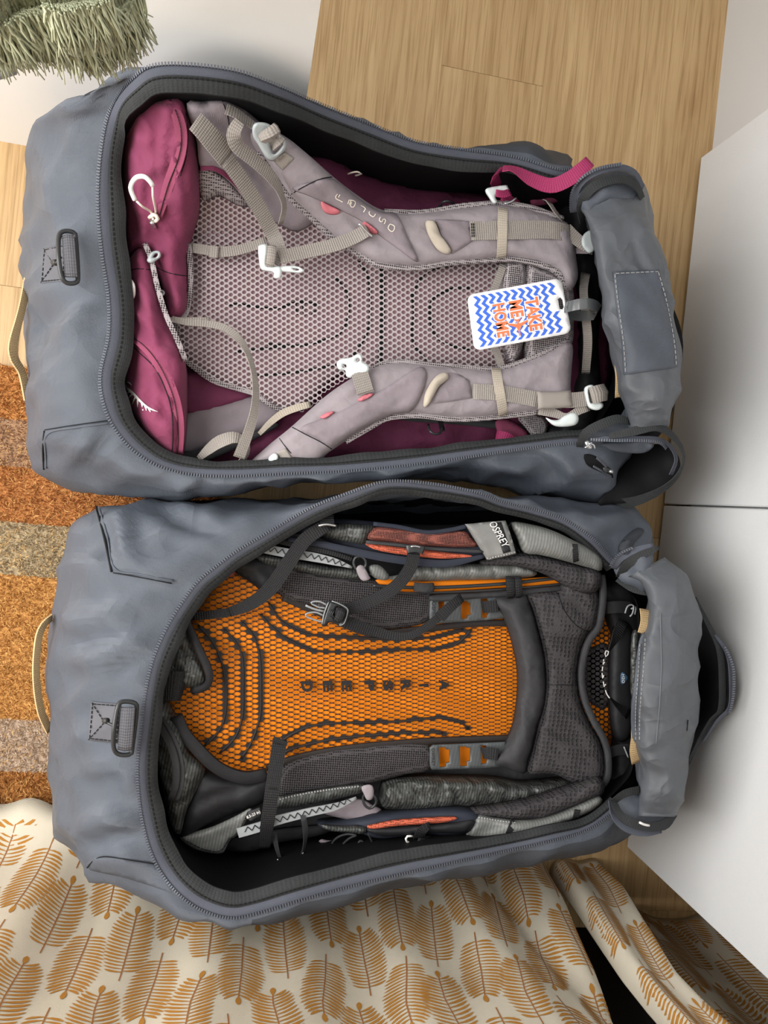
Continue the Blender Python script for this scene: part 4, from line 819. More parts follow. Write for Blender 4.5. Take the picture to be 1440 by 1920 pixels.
# emblem printed on the lower wing
def stroke(pts, wd, m, root, roots, z=None, off=0.0014): 
    return ribbon('emblem' if m is M['print'] else 'mark', m, root, [(x, y) for x, y in pts] if z is None else [(x, y, z) for x, y in pts], wd, roots, off, th=0.0006, lay=z is None, bvh=False)
EM = []
def em(pts, wd):
    n = max(5, int(sum(math.dist(pts[i], pts[i + 1]) for i in range(len(pts) - 1)) / 3)); c = cr(pts, n); T = np.gradient(c, axis=0); T /= np.linalg.norm(T, axis=1)[:, None]; N_ = np.stack([-T[:, 1], T[:, 0]], 1); w = np.interp(np.linspace(0, 1, n), np.linspace(0, 1, len(wd)), wd)
    V = []; F = []
    for i in range(n):
        for s in (-1, 1): q = c[i] + N_[i] * s * w[i] / 2; V.append(hit(q[0], q[1], on1, 0.0018))
    for i in range(n - 1): F.append((2 * i, 2 * i + 1, 2 * i + 3, 2 * i + 2))
    EM.append((V, F))
Zk = lambda a, b: (200 + a / 12, 680 + b / 12)
em([Zk(290, 310), Zk(380, 440), Zk(450, 560), Zk(600, 700), Zk(740, 850), Zk(900, 990), Zk(1030, 1060), Zk(1150, 1100)], [1.5, 3, 5, 4.5, 4, 3.5, 3, 0.8])
for a in ([(430, 520), (360, 500), (300, 485)], [(460, 560), (400, 590), (330, 615)], [(540, 640), (450, 690), (365, 755)], [(600, 690), (540, 740), (485, 805)], [(650, 770), (610, 850), (572, 942)], [(700, 830), (695, 920), (695, 1005)], [(790, 910), (795, 960), (800, 1005)], [(860, 970), (880, 1020), (893, 1080)], [(940, 1020), (960, 1060), (985, 1112)]): em([Zk(*q) for q in a], [3.6, 2.6, 0.8])
em([Zk(380, 440), Zk(470, 440), Zk(530, 470), Zk(560, 505)], [2, 1.4, 1.8, 1]); em([Zk(300, 320), Zk(420, 360), Zk(470, 420), Zk(535, 465)], [1, 1.2, 1.4, 1.4]); em([Zk(808, 1048), Zk(818, 1078)], [2.4, 1.8])
add('emblem', *join_vf(EM), M['print'], w2, False, label='white feather like emblem', bvh=False)
# lumbar foam and the grey yoke panel on the upper side
pad('lumbar_pad', M['spacer'], p1, [(372, 322), (392, 317), (424, 336), (448, 360), (468, 382), (446, 382), (410, 364), (380, 372)], .214, 0.006, 12, 0.008, 6); ribbon('edge_binding', M['magenta'], p1, [(376, 316, .226), (400, 316, .228), (426, 330, .228), (450, 354, .226), (470, 382, .22)], 8)
pad('yoke_panel', M['grey2'], p1, [(350, 194), (384, 190), (416, 185), (440, 196), (470, 214), (520, 262), (556, 304), (584, 350), (600, 400), (560, 430), (530, 420), (500, 405), (466, 384), (440, 350), (410, 322), (376, 312), (368, 260)], [(350, 194, .215), (416, 186, .215), (470, 214, .205), (580, 380, .216), (376, 312, .22)], 0.008, 20, 0.01, 10, wr=(0.004, 22, 0.6))
seam_(p1, [(416, 188), (426, 214), (432, 250)], 0.8, 'threadblack', on1)
# shoulder straps
def piped(name, m, pipes, out, z, h, w, wr, step=9):
    o = pad(name, m, p1, out, z, h, w, 0.012, step, wr=wr)
    for q, wd in pipes: ribbon('piping', M['spacer'], o, q, wd, th=0.006, arch=0.8)
    return o
z1 = [(485, 270, .235), (620, 360, .240), (720, 440, .243), (900, 430, .246), (1070, 470, .240)]
s1 = piped('shoulder_strap', M['grey'], [([(486, 284, .234), (512, 324, .236), (543, 368, .237), (582, 404, .238), (627, 446, .239), (677, 478, .240), (712, 496, .241), (780, 501, .242), (842, 492, .243), (902, 488, .244), (970, 486, .245), (1040, 506, .244), (1068, 545, .236)], 12), ([(720, 398, .240), (793, 399, .242), (860, 388, .244), (902, 384, .244), (942, 382, .244), (994, 390, .244), (1055, 411, .242)], 11)],
           [(470, 250), (500, 240), (535, 256), (571, 284), (627, 333), (666, 363), (710, 391), (760, 400), (830, 393), (902, 385), (942, 383), (994, 391), (1050, 410), (1072, 430), (1080, 480), (1083, 522), (1066, 545), (1042, 506), (970, 485), (902, 487), (841, 491), (780, 499), (710, 493), (677, 476), (627, 444), (582, 402), (543, 366), (513, 324), (486, 284)], z1, 0.016, 26, (0.0045, 20, 0.5))
pad('neck_pad', M['spacer'], p1, [(945, 497), (966, 490), (986, 493), (988, 560), (982, 640), (962, 682), (946, 640), (942, 560)], .228, 0.012, 14, 0.014, 8); pad('neck_pad', M['spacer'], p1, [(988, 495), (1020, 502), (1048, 514), (1074, 540), (1076, 600), (1070, 650), (1030, 662), (990, 676), (986, 600)], .228, 0.012, 18, 0.014, 8)
ribbon('webbing', M['greyweb'], p1, [(944, 496, .236), (934, 524, .236), (922, 552, .23)], 15); ribbon('webbing', M['greyweb'], p1, [(922, 640, .228), (932, 662, .232), (941, 690, .236)], 15)
ov = pad('strap_overlay', M['grey2'], s1, [(548, 352), (590, 340), (626, 336), (668, 368), (712, 396), (744, 402), (762, 440), (784, 490), (748, 466), (712, 440), (678, 413), (624, 386), (580, 366)], drape(on1, 0.003), 0.002, 6, 0.003, 8, wr=(0.002, 14, 0.5))
seam_(s1, [(546, 364), (570, 350), (600, 336), (622, 332)], 0.9, 'threadblack', on1)
G = lambda a, b: (600 + a / 8, 340 + b / 8)
GL = [[(265, 190), (235, 225), (240, 260), (290, 285), (340, 312)], [(300, 200), (285, 222), (275, 242)], [(440, 275), (428, 305), (415, 340)], [(466, 285), (452, 318), (440, 350)], [(448, 282), (505, 290), (532, 318), (510, 378), (480, 388), (455, 365), (475, 312)], [(610, 362), (680, 405), (650, 462)], [(745, 450), (735, 488), (790, 530), (812, 526), (832, 490)], [(908, 535), (886, 582), (930, 610), (948, 562), (985, 582), (962, 640)], [(1050, 640), (1020, 692), (1038, 728), (1085, 755), (1120, 700), (1108, 665), (1050, 640)]]
EM = []
for g in GL: em([G(*q) for q in g], [1.7, 1.7])
add('strap_lettering', *join_vf(EM), M['cream'], s1, False, label='cream outlined letters along the strap', bvh=False)
for pts, hole in (([(602, 378), (616, 384), (636, 394), (636, 399), (622, 401), (608, 395)], None), ([(682, 415), (694, 422), (708, 434), (704, 438), (690, 432), (681, 422)], None)): pad('cord_loop', M['pink'], s1, pts, drape(on1, 0.004), 0.003, 4, 0.004, 3)
def tabset(st, tri, tab):
    pad('strap_panel', M['grey2'], st, tri, drape(on1, 0.002), 0.002, 6, 0.003, 7, exact=True)
    pad('pull_tab', M['beige'], st, tab, drape(on1, 0.005), 0.006, 8, 0.003, 5)
tabset(s1, [(816, 411), (850, 412), (882, 415), (888, 450), (868, 464), (848, 476), (832, 450)], [(798, 416), (810, 413), (818, 420), (826, 440), (838, 456), (846, 471), (838, 476), (820, 466), (804, 440)])
ribbon('webbing', M['greyweb'], s1, [(882, 433), (930, 432), (990, 431), (1040, 431), (1074, 440)], [36, 36, 36, 35, 34], on1, 0.003, lay=True)
ribbon('keeper', M['beige'], s1, [(943, 390), (942, 410), (942, 440), (941, 464), (940, 484)], 19, on1, 0.004, lay=True)
for x in (884, 888): stitch(M['threadblack'], s1, [(x, 418), (x + 1, 446)], on1, 0.001, 0.004, 0.003)
ribbon('load_strap', M['greyweb'], p1, [(1060, 432, .248), (1078, 446, .25), (1098, 462, .252), (1112, 468, .25)], [32, 26, 22, 20]); ribbon('load_strap', M['grey2'], p1, [(1070, 470, .232), (1090, 470, .24), (1108, 470, .246)], 12)
plate('loop_tab', M['greyplastic'], p1, [(1092, 446), (1098, 436), (1108, 432), (1116, 440), (1116, 466), (1106, 474), (1098, 468), (1092, 458)], .256, 0.003)
ribbon('loop', M['greyweb'], p1, [(1022, 378, .235), (1030, 380, .25), (1042, 398, .25), (1054, 412, .245)], [14, 13, 12, 10], twist=35)
# lower strap
z2 = [(480, 860, .225), (560, 800, .236), (680, 740, .243), (860, 730, .246), (1060, 690, .244)]
s2 = piped('shoulder_strap', M['grey'], [([(600, 770, .236), (640, 738, .238), (700, 690, .241), (747, 679, .243), (813, 685, .244), (880, 690, .245), (930, 692, .246), (980, 678, .246), (1027, 658, .246), (1066, 640, .24)], 10), ([(648, 828, .238), (697, 799, .240), (730, 783, .242), (786, 779, .243), (840, 785, .244), (887, 785, .244), (953, 779, .245), (1007, 772, .245)], 11)],
           [(470, 872), (500, 838), (544, 802), (586, 764), (619, 736), (658, 710), (702, 686), (747, 678), (813, 684), (870, 689), (930, 691), (980, 678), (1027, 658), (1060, 640), (1074, 648), (1072, 690), (1070, 730), (1075, 750), (1050, 768), (1007, 772), (953, 778), (887, 784), (820, 780), (786, 777), (730, 781), (697, 798), (647, 828), (613, 851), (599, 864), (540, 872)], z2, 0.016, 26, (0.0045, 20, -0.5))
pad('strap_overlay', M['grey2'], s2, [(563, 803), (600, 786), (640, 770), (697, 741), (732, 722), (784, 688), (800, 700), (790, 740), (770, 772), (740, 776), (700, 794), (660, 816), (628, 838), (596, 822)], drape(on1, 0.003), 0.002, 6, 0.003, 8, wr=(0.003, 16, -0.5))
seam_(s2, [(548, 801), (576, 816), (600, 828), (622, 842)], 0.9, 'threadblack', on1); seam_(s2, [(524, 822), (534, 836), (546, 850)], 0.8, 'threadblack', on1)
pad('cord_loop', M['pink'], s2, [(600, 782), (612, 774), (626, 771), (622, 777), (608, 784)], drape(on1, 0.004), 0.003, 4, 0.004, 3); pad('cord_loop', M['pink'], s2, [(672, 748), (684, 740), (700, 737), (694, 744), (676, 752)], drape(on1, 0.004), 0.003, 4, 0.004, 3)
tabset(s2, [(842, 698), (862, 702), (880, 713), (885, 746), (850, 752), (812, 757), (822, 728)], [(794, 760), (798, 736), (812, 712), (826, 700), (839, 699), (840, 710), (824, 724), (812, 744), (806, 756), (798, 764)])
ribbon('webbing', M['greyweb'], s2, [(886, 734), (930, 736), (970, 742), (1010, 750)], 30, on1, 0.003, lay=True)
ribbon('keeper', M['beige'], s2, [(930, 690), (934, 720), (940, 750), (944, 779)], 19, on1, 0.005, lay=True)
ribbon('load_strap', M['greyweb'], p1, [(1000, 749, .262), (1040, 750, .264), (1078, 750, .264), (1116, 745, .262)], 30); pad('strap_keeper', M['greyweb'], p1, [(1007, 734), (1040, 734), (1070, 732), (1074, 762), (1040, 766), (1009, 767)], .266, 0.004, 5, 0.003, 6, exact=True)
bk = plate('slide_buckle', M['white'], p1, [(1097, 730), (1102, 723), (1112, 722), (1116, 730), (1118, 748), (1130, 756), (1130, 764), (1120, 769), (1106, 764), (1100, 748)], .268, 0.004, holes=[[(1104, 732), (1110, 730), (1113, 752), (1107, 754)]], h=0.003, w=3, step=3)
ribbon('webbing_roll', M['greyweb'], bk, [(1108, 742, .274), (1122, 738, .276), (1132, 736, .268)], 34, th=0.01, arch=0.5)
plate('loop_tab', M['white'], p1, [(1024, 783), (1034, 787), (1048, 787), (1058, 780), (1072, 774), (1082, 776), (1085, 788), (1078, 797), (1056, 800), (1038, 797)], .262, 0.003, h=0.004, w=8)
ribbon('load_strap', M['greyweb'], p1, [(1010, 768, .25), (1040, 775, .255), (1062, 782, .26), (1085, 770, .262), (1104, 762, .26)], [20, 18, 14, 16, 18])
ribbon('grab_loop', M['greyweb'], p1, [(1098, 512, .205), (1094, 545, .225), (1098, 590, .235), (1102, 640, .232), (1098, 700, .21)], [18, 16, 17, 17, 16], twist=-20)
# webbing, buckles
ribbon('adjuster_strap', M['greyweb'], p1, [(424, 204, .232), (446, 214, .236), (470, 232, .24), (492, 246, .246)], [26, 24, 20, 18], twist=25)
ribbon('hip_strap', M['greyweb'], p1, [(426, 300, .244), (448, 330, .25), (472, 366, .254), (494, 404, .256), (512, 440, .258), (522, 466, .26), (512, 494, .264)], [30, 30, 30, 29, 27, 26, 22])
ribbon('strap_end', M['greyweb'], p1, [(366, 227, .244), (390, 252, .25), (426, 297, .254)], [36, 40, 38], th=0.003)
ribbon('hip_strap', M['greyweb'], p1, [(450, 226, .246), (438, 250, .254), (444, 272, .258), (464, 290, .26), (490, 312, .262), (514, 338, .262), (528, 366, .26), (533, 392, .256), (526, 420, .25)], [18, 26, 28, 26, 26, 25, 20, 14, 10], twist=[20, 0, 0, 0, 5, 10, 30, 45, 50])
ribbon('hip_strap', M['greyweb'], p1, [(356, 464, .222), (382, 468, .224), (408, 472, .226), (440, 470, .226), (472, 462, .228), (500, 452, .234)], [17, 18, 19, 18, 17, 18]); ribbon('strap_end', M['greyweb'], p1, [(392, 471, .229), (409, 473, .23)], 21)
ribbon('sternum_strap', M['greyweb'], p1, [(690, 430, .268), (666, 444, .266), (628, 459, .264), (578, 471, .263), (524, 482, .266)], [25, 26, 26, 26, 26], twist=-10)
tube('strap_pin', M['metal'], p1, [(673, 419, .272), (684, 432, .272), (698, 444, .272)], 2.2)
sb = plate('side_release_buckle', M['white'], p1, [(484, 464), (488, 459), (500, 458), (502, 472), (499, 494), (503, 499), (526, 500), (526, 520), (514, 520), (513, 510), (498, 507), (489, 502), (485, 480)], .268, 0.004, h=0.003, w=4, step=3)
plate('prong', M['white'], sb, [(526, 500), (545, 498), (560, 500), (571, 507), (563, 511), (546, 510), (527, 508)], .267, 0.003, holes=[[(548, 503), (558, 503), (562, 506), (554, 507)]], h=0.002, w=2, step=2.5); ribbon('webbing_roll', M['greyweb'], sb, [(510, 462, .276), (508, 482, .276), (506, 498, .27)], 16, th=0.006, arch=0.6)
lb = plate('ladder_buckle', M['greyplastic'], p1, [(473, 240), (478, 231), (490, 229), (503, 232), (514, 240), (524, 252), (536, 266), (534, 280), (522, 293), (512, 299), (502, 296), (494, 286), (484, 268), (475, 254)], .266, 0.005, holes=[[(504, 262), (512, 252), (520, 256), (529, 268), (524, 280), (512, 288)]], h=0.004, w=5, step=3.5)
ribbon('webbing_roll', M['greyweb'], lb, [(492, 258, .274), (506, 250, .28), (520, 240, .276)], 18, th=0.009, arch=0.5); ribbon('webbing_roll', M['greyweb'], lb, [(510, 274, .262), (520, 264, .266), (528, 254, .264)], 18, th=0.004)
pad('webbing_patch', M['greyweb'], s1, [(514, 302), (534, 284), (551, 297), (530, 318)], drape(on1, 0.002), 0.001, 3, 0.002, 5, exact=True)
fb = plate('side_release_buckle', M['white'], p1, [(632, 680), (640, 673), (658, 670), (672, 663), (679, 668), (680, 678), (690, 684), (692, 692), (686, 700), (668, 702), (658, 708), (650, 704), (648, 694), (636, 692)], .268, 0.006, holes=[[(643, 683), (650, 684), (649, 690), (643, 689)], [(668, 673), (674, 672), (675, 676), (669, 678)]], h=0.003, w=4, step=3)
ribbon('sternum_strap', M['greyweb'], p1, [(672, 692, .27), (678, 712, .27), (686, 738, .268)], 32)
ribbon('hip_strap', M['greyweb'], p1, [(322, 598, .25), (350, 604, .248), (388, 607, .246), (424, 616, .25), (452, 640, .256), (470, 676, .262), (479, 720, .264), (478, 764, .264), (468, 804, .26), (448, 858, .25)], [12, 14, 15, 15, 14, 14, 16, 18, 20, 22], twist=[20, 20, 20, 20, 40, 45, 40, 30, 20, 20]); ribbon('hip_strap', M['greyweb'], p1, [(318, 597, .245), (350, 597, .245), (394, 597, .244)], 5, twist=40)
ribbon('curled_strap', M['greyweb'], p1, [(372, 860, .228), (392, 842, .235), (412, 828, .242), (440, 820, .248), (460, 830, .244), (462, 850, .236), (450, 868, .228)], [10, 18, 24, 26, 24, 20, 18], twist=[10, 10, 15, 30, 50, 60, 60])
pad('webbing_patch', M['greyweb'], s2, [(518, 848), (536, 840), (548, 860), (524, 866)], drape(on1, 0.002), 0.001, 3, 0.002, 5, exact=True); plate('loop_tab', M['white'], p1, [(504, 858), (514, 850), (521, 854), (519, 864), (506, 866)], .252, 0.003)
# compression straps and rings on the plum sides
ribbon('compression_strap', M['magweb'], p1, [(936, 352, .215), (927, 334, .25), (934, 320, .278), (950, 315, .284), (972, 322, .282), (1000, 338, .284), (1034, 348, .292), (1066, 336, .302), (1092, 316, .31), (1106, 302, .31)], [20, 24, 26, 28, 30, 30, 29, 28, 27, 24], twist=[30, 50, 50, 30, 15, 5, 0, 0, 0, 0])
sl = plate('slide_buckle', M['white'], p1, [(911, 358), (916, 352), (948, 347), (952, 351), (954, 358), (930, 366), (932, 378), (926, 381), (918, 370)], .255, 0.003, h=0.002, w=3, step=3); ribbon('webbing_roll', M['magweb'], sl, [(930, 362, .262), (944, 364, .26), (956, 360, .256)], 14); ribbon('compression_strap', M['magweb'], p1, [(940, 366, .25), (960, 378, .235), (975, 386, .22)], 20); tube('ladder_bar', M['metal'], sl, [(946, 382, .252), (958, 378, .252), (968, 371, .252)], 2)
tube('ring', M['blackplastic'], p1, [(824, 390, .21), (828, 380, .225), (840, 377, .23), (851, 382, .22), (853, 390, .205)], 2.2); ribbon('webbing', M['black'], p1, [(822, 386, .215), (826, 396, .21)], 8)
tube('ring', M['blackplastic'], p1, [(803, 796, .21), (806, 808, .225), (816, 814, .225), (826, 811, .22), (830, 800, .21)], 2.4); ribbon('webbing', M['black'], p1, [(826, 790, .2), (830, 808, .21)], 10)
ribbon('cord_loop', M['cream'], p1, [(652, 326, .2), (668, 322, .215), (678, 326, .212), (666, 329, .2)], 2.5); ribbon('compression_strap', M['magweb'], p1, [(930, 816, .2), (950, 820, .208), (972, 834, .2)], [18, 20, 14]); seam_(p1, [(583, 292), (640, 300), (646, 316)], 0.9, 'threadblack', on1)

LIFT = None
# ------------------------------------------------------------------ luggage tag
lt = thing('luggage_tag', 'white luggage tag with blue zigzags and orange lettering on the plum backpack', 'luggage tag', P(974, 590, .272))
TC = [np.array(q, float) for q in ((876, 553), (1052, 521), (1072, 624), (890, 658))]
def TU(u, v): return tuple((1 - v) * ((1 - u) * TC[0] + u * TC[1]) + v * ((1 - u) * TC[3] + u * TC[2]))
def rr(u0, u1, v0, v1, ru, rv, n=5):
    o = []
    for cu, cv, a0 in ((u1 - ru, v0 + rv, -90), (u1 - ru, v1 - rv, 0), (u0 + ru, v1 - rv, 90), (u0 + ru, v0 + rv, 180)):
        for i in range(n): a = math.radians(a0 + 90 * i / (n - 1)); o.append((cu + ru * math.cos(a), cv + rv * math.sin(a)))
    return o
ZT = .2735
slot = [TU(*q) for q in ((0.925, 0.36), (0.955, 0.34), (0.975, 0.38), (0.975, 0.52), (0.955, 0.56), (0.925, 0.54))]
M['card'] = mat('white card', s2l(244, 244, 246), 0.4, 0.4); M['blueprint'] = mat('blue print', s2l(66, 112, 222), 0.45, 0.35); M['orangeprint'] = mat('orange print', s2l(252, 128, 84), 0.45, 0.35)
cd_ = pad('card', M['card'], lt, [TU(*q) for q in rr(0, 1, 0, 1, 0.075, 0.12)], ZT, 0.0006, 3, 0.0022, 8, exact=True, holes=[slot])
V = []; F = []
def tq(pts, z):
    s = len(V); V.extend(P(*TU(*q), z) for q in pts); F.append(tuple(range(s, s + len(pts))))
ns, nzg = 12, 12
for i in range(ns):
    uc = 0.055 + i * 0.0785
    for j in range(nzg):
        v0, v1 = 0.05 + 0.9 * j / nzg, 0.05 + 0.9 * (j + 1) / nzg; z0, z1_ = ((0.0, 0.042) if j % 2 == 0 else (0.042, 0.0)); w = 0.040
        a = [(uc + z0, v0), (uc + z0 + w, v0), (uc + z1_ + w, v1), (uc + z1_, v1)]
        if max(q[0] for q in a) > 0.965: 
            continue
        vm = (v0 + v1) / 2
        if uc > 0.84 and 0.30 < vm < 0.60: continue
        tq(a, ZT + 0.0011)
add('zigzag_print', V, F, M['blueprint'], cd_, False, label='blue zigzag stripes', bvh=False)
vx = lambda d: tuple(np.array(TU(0.5, 0.5 + d)) - np.array(TU(0.5, 0.5))); ux = lambda d: tuple(np.array(TU(0.5 + d, 0.5)) - np.array(TU(0.5, 0.5)))
for wd, (u, v), ln, hgt in (('TAKE', (0.588, 0.25), 0.59, 0.135), ('ME', (0.416, 0.25), 0.30, 0.135), ('HOME', (0.243, 0.25), 0.60, 0.13)):
    lettering('lettering', M['card'], cd_, wd, TU(u - 0.012, v - 0.016), vx(ln + 0.032), ux(hgt + 0.024), z=ZT + 0.0014, bold=0.07, h=0.0003); lettering('lettering', M['orangeprint'], cd_, wd, TU(u, v), vx(ln), ux(hgt), z=ZT + 0.0018, bold=0.03, h=0.0003, label='orange letters')
def plane(z, k):
    s = len(V2); o = [(0.0, 0.5), (0.035, 0.44), (0.03, 0.16), (0.11, -0.05 - 0.0), (0.5, -0.28), (0.5, -0.20 - 0.18), (0.06, -0.24), (0.035, -0.5 + 0.12), (0.16, -0.5), (0.16, -0.56), (0.0, -0.5)]
    o = [(x, y) for x, y in o]; full = o + [(-x, y) for x, y in o[-2:0:-1]]; return [(x * k, y * k) for x, y in full]
V2 = []
pp = plane(0, 1)
for m_, k, z in ((M['card'], 1.16, ZT + .0014), (M['orangeprint'], 1.0, ZT + .0018)):
    q = [TU(0.478 + x * 0.20 * k, 0.745 - y * -0.27 * k * -1 * -1 + 0) for x, y in pp]
    q = [TU(0.478 + x * 0.21 * k, 0.74 + y * 0.30 * k) for x, y in pp]; n_ = len(q)
    r_ = delaunay_2d_cdt([Vector(a) for a in q], [(i, (i + 1) % n_) for i in range(n_)], [], 1, 1e-5); add('aeroplane_print', [P(a[0], a[1], z) for a in r_[0]], [tuple(f) for f in r_[2]], m_, cd_, False, label='small aeroplane silhouette', bvh=False)
M['clear'] = mat('smoky clear plastic', s2l(120, 124, 126), 0.15, 0.6, trans=0.55)
ribbon('tag_loop', M['clear'], lt, [(1054, 578, .268), (1066, 575, .284), (1088, 570, .296), (1108, 570, .296), (1122, 578, .28), (1112, 590, .255), (1086, 592, .25), (1062, 588, .26), (1054, 582, .27)], 21, th=0.0016)
# ------------------------------------------------------------------ orange and charcoal backpack in the lower bag
p2 = thing('backpack', 'charcoal backpack with orange panel behind a black net, open chest buckle', 'backpack', P(700, 1300, 0.04), 'travel backpacks')
on2 = [p2]
pad('body', M['charcoal'], p2, [(320, 1320), (330, 1220), (380, 1130), (430, 1090), (520, 1050), (600, 1010), (700, 985), (820, 985), (960, 985), (1060, 1010), (1130, 1060), (1165, 1180), (1170, 1300), (1165, 1420), (1130, 1500), (1040, 1550), (900, 1570), (760, 1566), (640, 1560), (540, 1560), (440, 1580), (350, 1580), (325, 1480)], .125, 0.03, 60, 0.04, 18, wr=(0.008, 30, 0.1, 2.0))
pad('orange_panel', M['orange'], p2, [(312, 1335), (345, 1200), (395, 1105), (430, 1064), (520, 1085), (620, 1105), (720, 1110), (830, 1110), (960, 1110), (1140, 1140), (1142, 1410), (980, 1430), (820, 1440), (700, 1440), (600, 1450), (500, 1470), (430, 1462), (380, 1420), (330, 1370)], .178, 0.006, 30, 0.02, 16, wr=(0.004, 30, 0.3))
pad('red_patch', M['pink'], p2, [(400, 1060), (436, 1054), (440, 1076), (410, 1084)], .186, 0.002, 5, 0.002, 6)
cellf = lambda x: (11.1, 10.2 - 3.0 * min(1, max(0, (x - 390) / 480)))
RIBS = [[(504, 1130), (527, 1164), (566, 1186), (600, 1192), (640, 1194), (703, 1197), (770, 1198), (830, 1192), (868, 1180)], [(488, 1152), (524, 1188), (566, 1212), (600, 1221), (660, 1222), (729, 1219), (831, 1215), (860, 1204), (884, 1180)],
          [(454, 1167), (476, 1194), (487, 1233), (489, 1300), (487, 1345), (472, 1390), (452, 1422)], [(420, 1180), (440, 1202), (454, 1232), (456, 1289), (454, 1345), (440, 1383), (412, 1412)], [(371, 1172), (398, 1202), (415, 1240), (424, 1289), (421, 1345), (406, 1376), (382, 1400)],
          [(524, 1392), (552, 1374), (590, 1360), (657, 1355), (744, 1353), (817, 1346), (856, 1350), (878, 1366)], [(520, 1420), (548, 1404), (613, 1388), (686, 1379), (788, 1373), (830, 1374)]]
RIBC = np.concatenate([cr(q, 60) for q in RIBS])
def onrib(x, y): return bool((np.hypot(RIBC[:, 0] - x, RIBC[:, 1] - y) < 3.9).any())
hexnet('net', M['netblack'], p2, [(300, 1345), (330, 1210), (385, 1105), (415, 1052), (470, 1080), (540, 1105), (620, 1125), (700, 1168), (850, 1176), (965, 1166), (985, 1170), (1000, 1250), (995, 1340), (985, 1402), (930, 1400), (850, 1392), (740, 1400), (640, 1408), (560, 1424), (500, 1446), (440, 1462), (390, 1436), (340, 1374)], .190, cellf, (0.90, 0.80), tilt=0.0, th=0.0014, closed=onrib)
hexnet('net', M['netblack'], p2, [(1085, 1182), (1142, 1172), (1142, 1400), (1090, 1395)], .189, lambda x: (8, 9.5), (0.78, 0.74), th=0.002)
def rope(pts, w=4.0, z=.1908):
    ribbon('net_rib', M['netblack'], p2, [(x, y, z) for x, y in pts], w, th=0.003, arch=0.8, label=None)
for q in (RIBS): rope(q)
ribbon('net_edge', M['netblack'], p2, [(530, 1120, .194), (600, 1150, .194), (690, 1186, .194), (790, 1180, .194), (880, 1170, .194), (960, 1168, .194)], 12, th=0.005, arch=0.6); ribbon('net_edge', M['netblack'], p2, [(500, 1442, .194), (560, 1420, .194), (660, 1402, .194), (800, 1390, .194), (900, 1386, .194), (970, 1384, .194)], 12, th=0.005, arch=0.6)
for ch, x in zip('AIRSPEED', (832, 794, 760, 727, 692, 649, 614, 575)):
    w, h = (20, 17) if ch != 'I' else (4, 16); h = 22 if ch in 'D' else 18
    lettering('lettering', M['black'], p2, ch, (x - h / 2, 1285 - w / 2 + (575 - x) * 0.012 + 3), (1.5, w), (h, -1), z=.1945, bold=0.045, h=0.002, label='raised black letter on the net')
# dark spacer side panels
pad('mesh_side_panel', M['spacerdark'], p2, [(508, 1066), (545, 1062), (620, 1078), (700, 1086), (790, 1100), (812, 1108), (808, 1160), (760, 1176), (700, 1178), (640, 1156), (590, 1136), (540, 1124), (518, 1108)], .196, 0.008, 24, 0.008, 10)
pad('mesh_side_panel', M['spacerdark'], p2, [(530, 1440), (580, 1416), (660, 1402), (800, 1396), (806, 1442), (760, 1452), (690, 1470), (600, 1488), (536, 1502), (508, 1496)], .196, 0.008, 24, 0.008, 10)
pad('lumbar_fabric', M['black'], p2, [(428, 1046), (470, 1040), (520, 1052), (528, 1080), (516, 1108), (500, 1116), (470, 1092), (440, 1072)], .198, 0.008, 20, 0.008, 9, wr=(0.004, 16, 0.6))
# hip padding at the foot end
pad('hip_pad', M['ripdark'], p2, [(300, 1200), (320, 1180), (345, 1166), (358, 1190), (372, 1225), (386, 1255), (390, 1275), (376, 1288), (350, 1290), (320, 1286), (296, 1260)], [(300, 1200, .2), (390, 1275, .215), (345, 1168, .215)], 0.016, 22, 0.012, 8, wr=(0.006, 14, 0.6))
ribbon('edge_binding', M['black'], p2, [(346, 1160, .222), (360, 1190, .228), (374, 1220, .23), (388, 1250, .23), (393, 1272, .228), (384, 1288, .222), (360, 1294, .215)], 14, th=0.008, arch=0.6)
ribbon('hip_webbing', M['blackweb'], p2, [(270, 1286, .218), (300, 1284, .23), (328, 1286, .236), (346, 1286, .226)], 56, th=0.003)
pad('hip_pad', M['ripdark'], p2, [(283, 1322), (310, 1316), (322, 1334), (334, 1360), (346, 1390), (352, 1412), (384, 1442), (370, 1478), (350, 1520), (336, 1566), (318, 1540), (300, 1460), (286, 1390)], [(283, 1322, .2), (350, 1400, .218), (330, 1560, .21)], 0.014, 26, 0.012, 9, wr=(0.007, 14, 1.2))
ribbon('zip', M['charcoal'], p2, [(288, 1338), (302, 1356), (318, 1382), (330, 1412), (336, 1446), (334, 1476), (324, 1502)], 20, on2, 0.003, lay=True, th=0.003, arch=0.5); stitch(M['threadblack'], p2, [(290, 1336), (306, 1356), (322, 1384), (333, 1414), (338, 1446), (335, 1478), (326, 1502)], on2, 0.002, 0.0035, 0.003, 0.001, name='zip_line')
ribbon('edge_binding', M['black'], p2, [(330, 1342, .214), (346, 1376, .218), (370, 1404, .22), (398, 1432, .22), (428, 1450, .218), (462, 1458, .216), (500, 1452, .212)], 22, th=0.008, arch=0.6)
pad('lumbar_fabric', M['black'], p2, [(372, 1444), (410, 1454), (460, 1464), (508, 1454), (504, 1490), (484, 1510), (440, 1526), (390, 1545), (340, 1572), (344, 1530), (358, 1490)], .2, 0.01, 24, 0.01, 10, wr=(0.006, 18, -0.35))
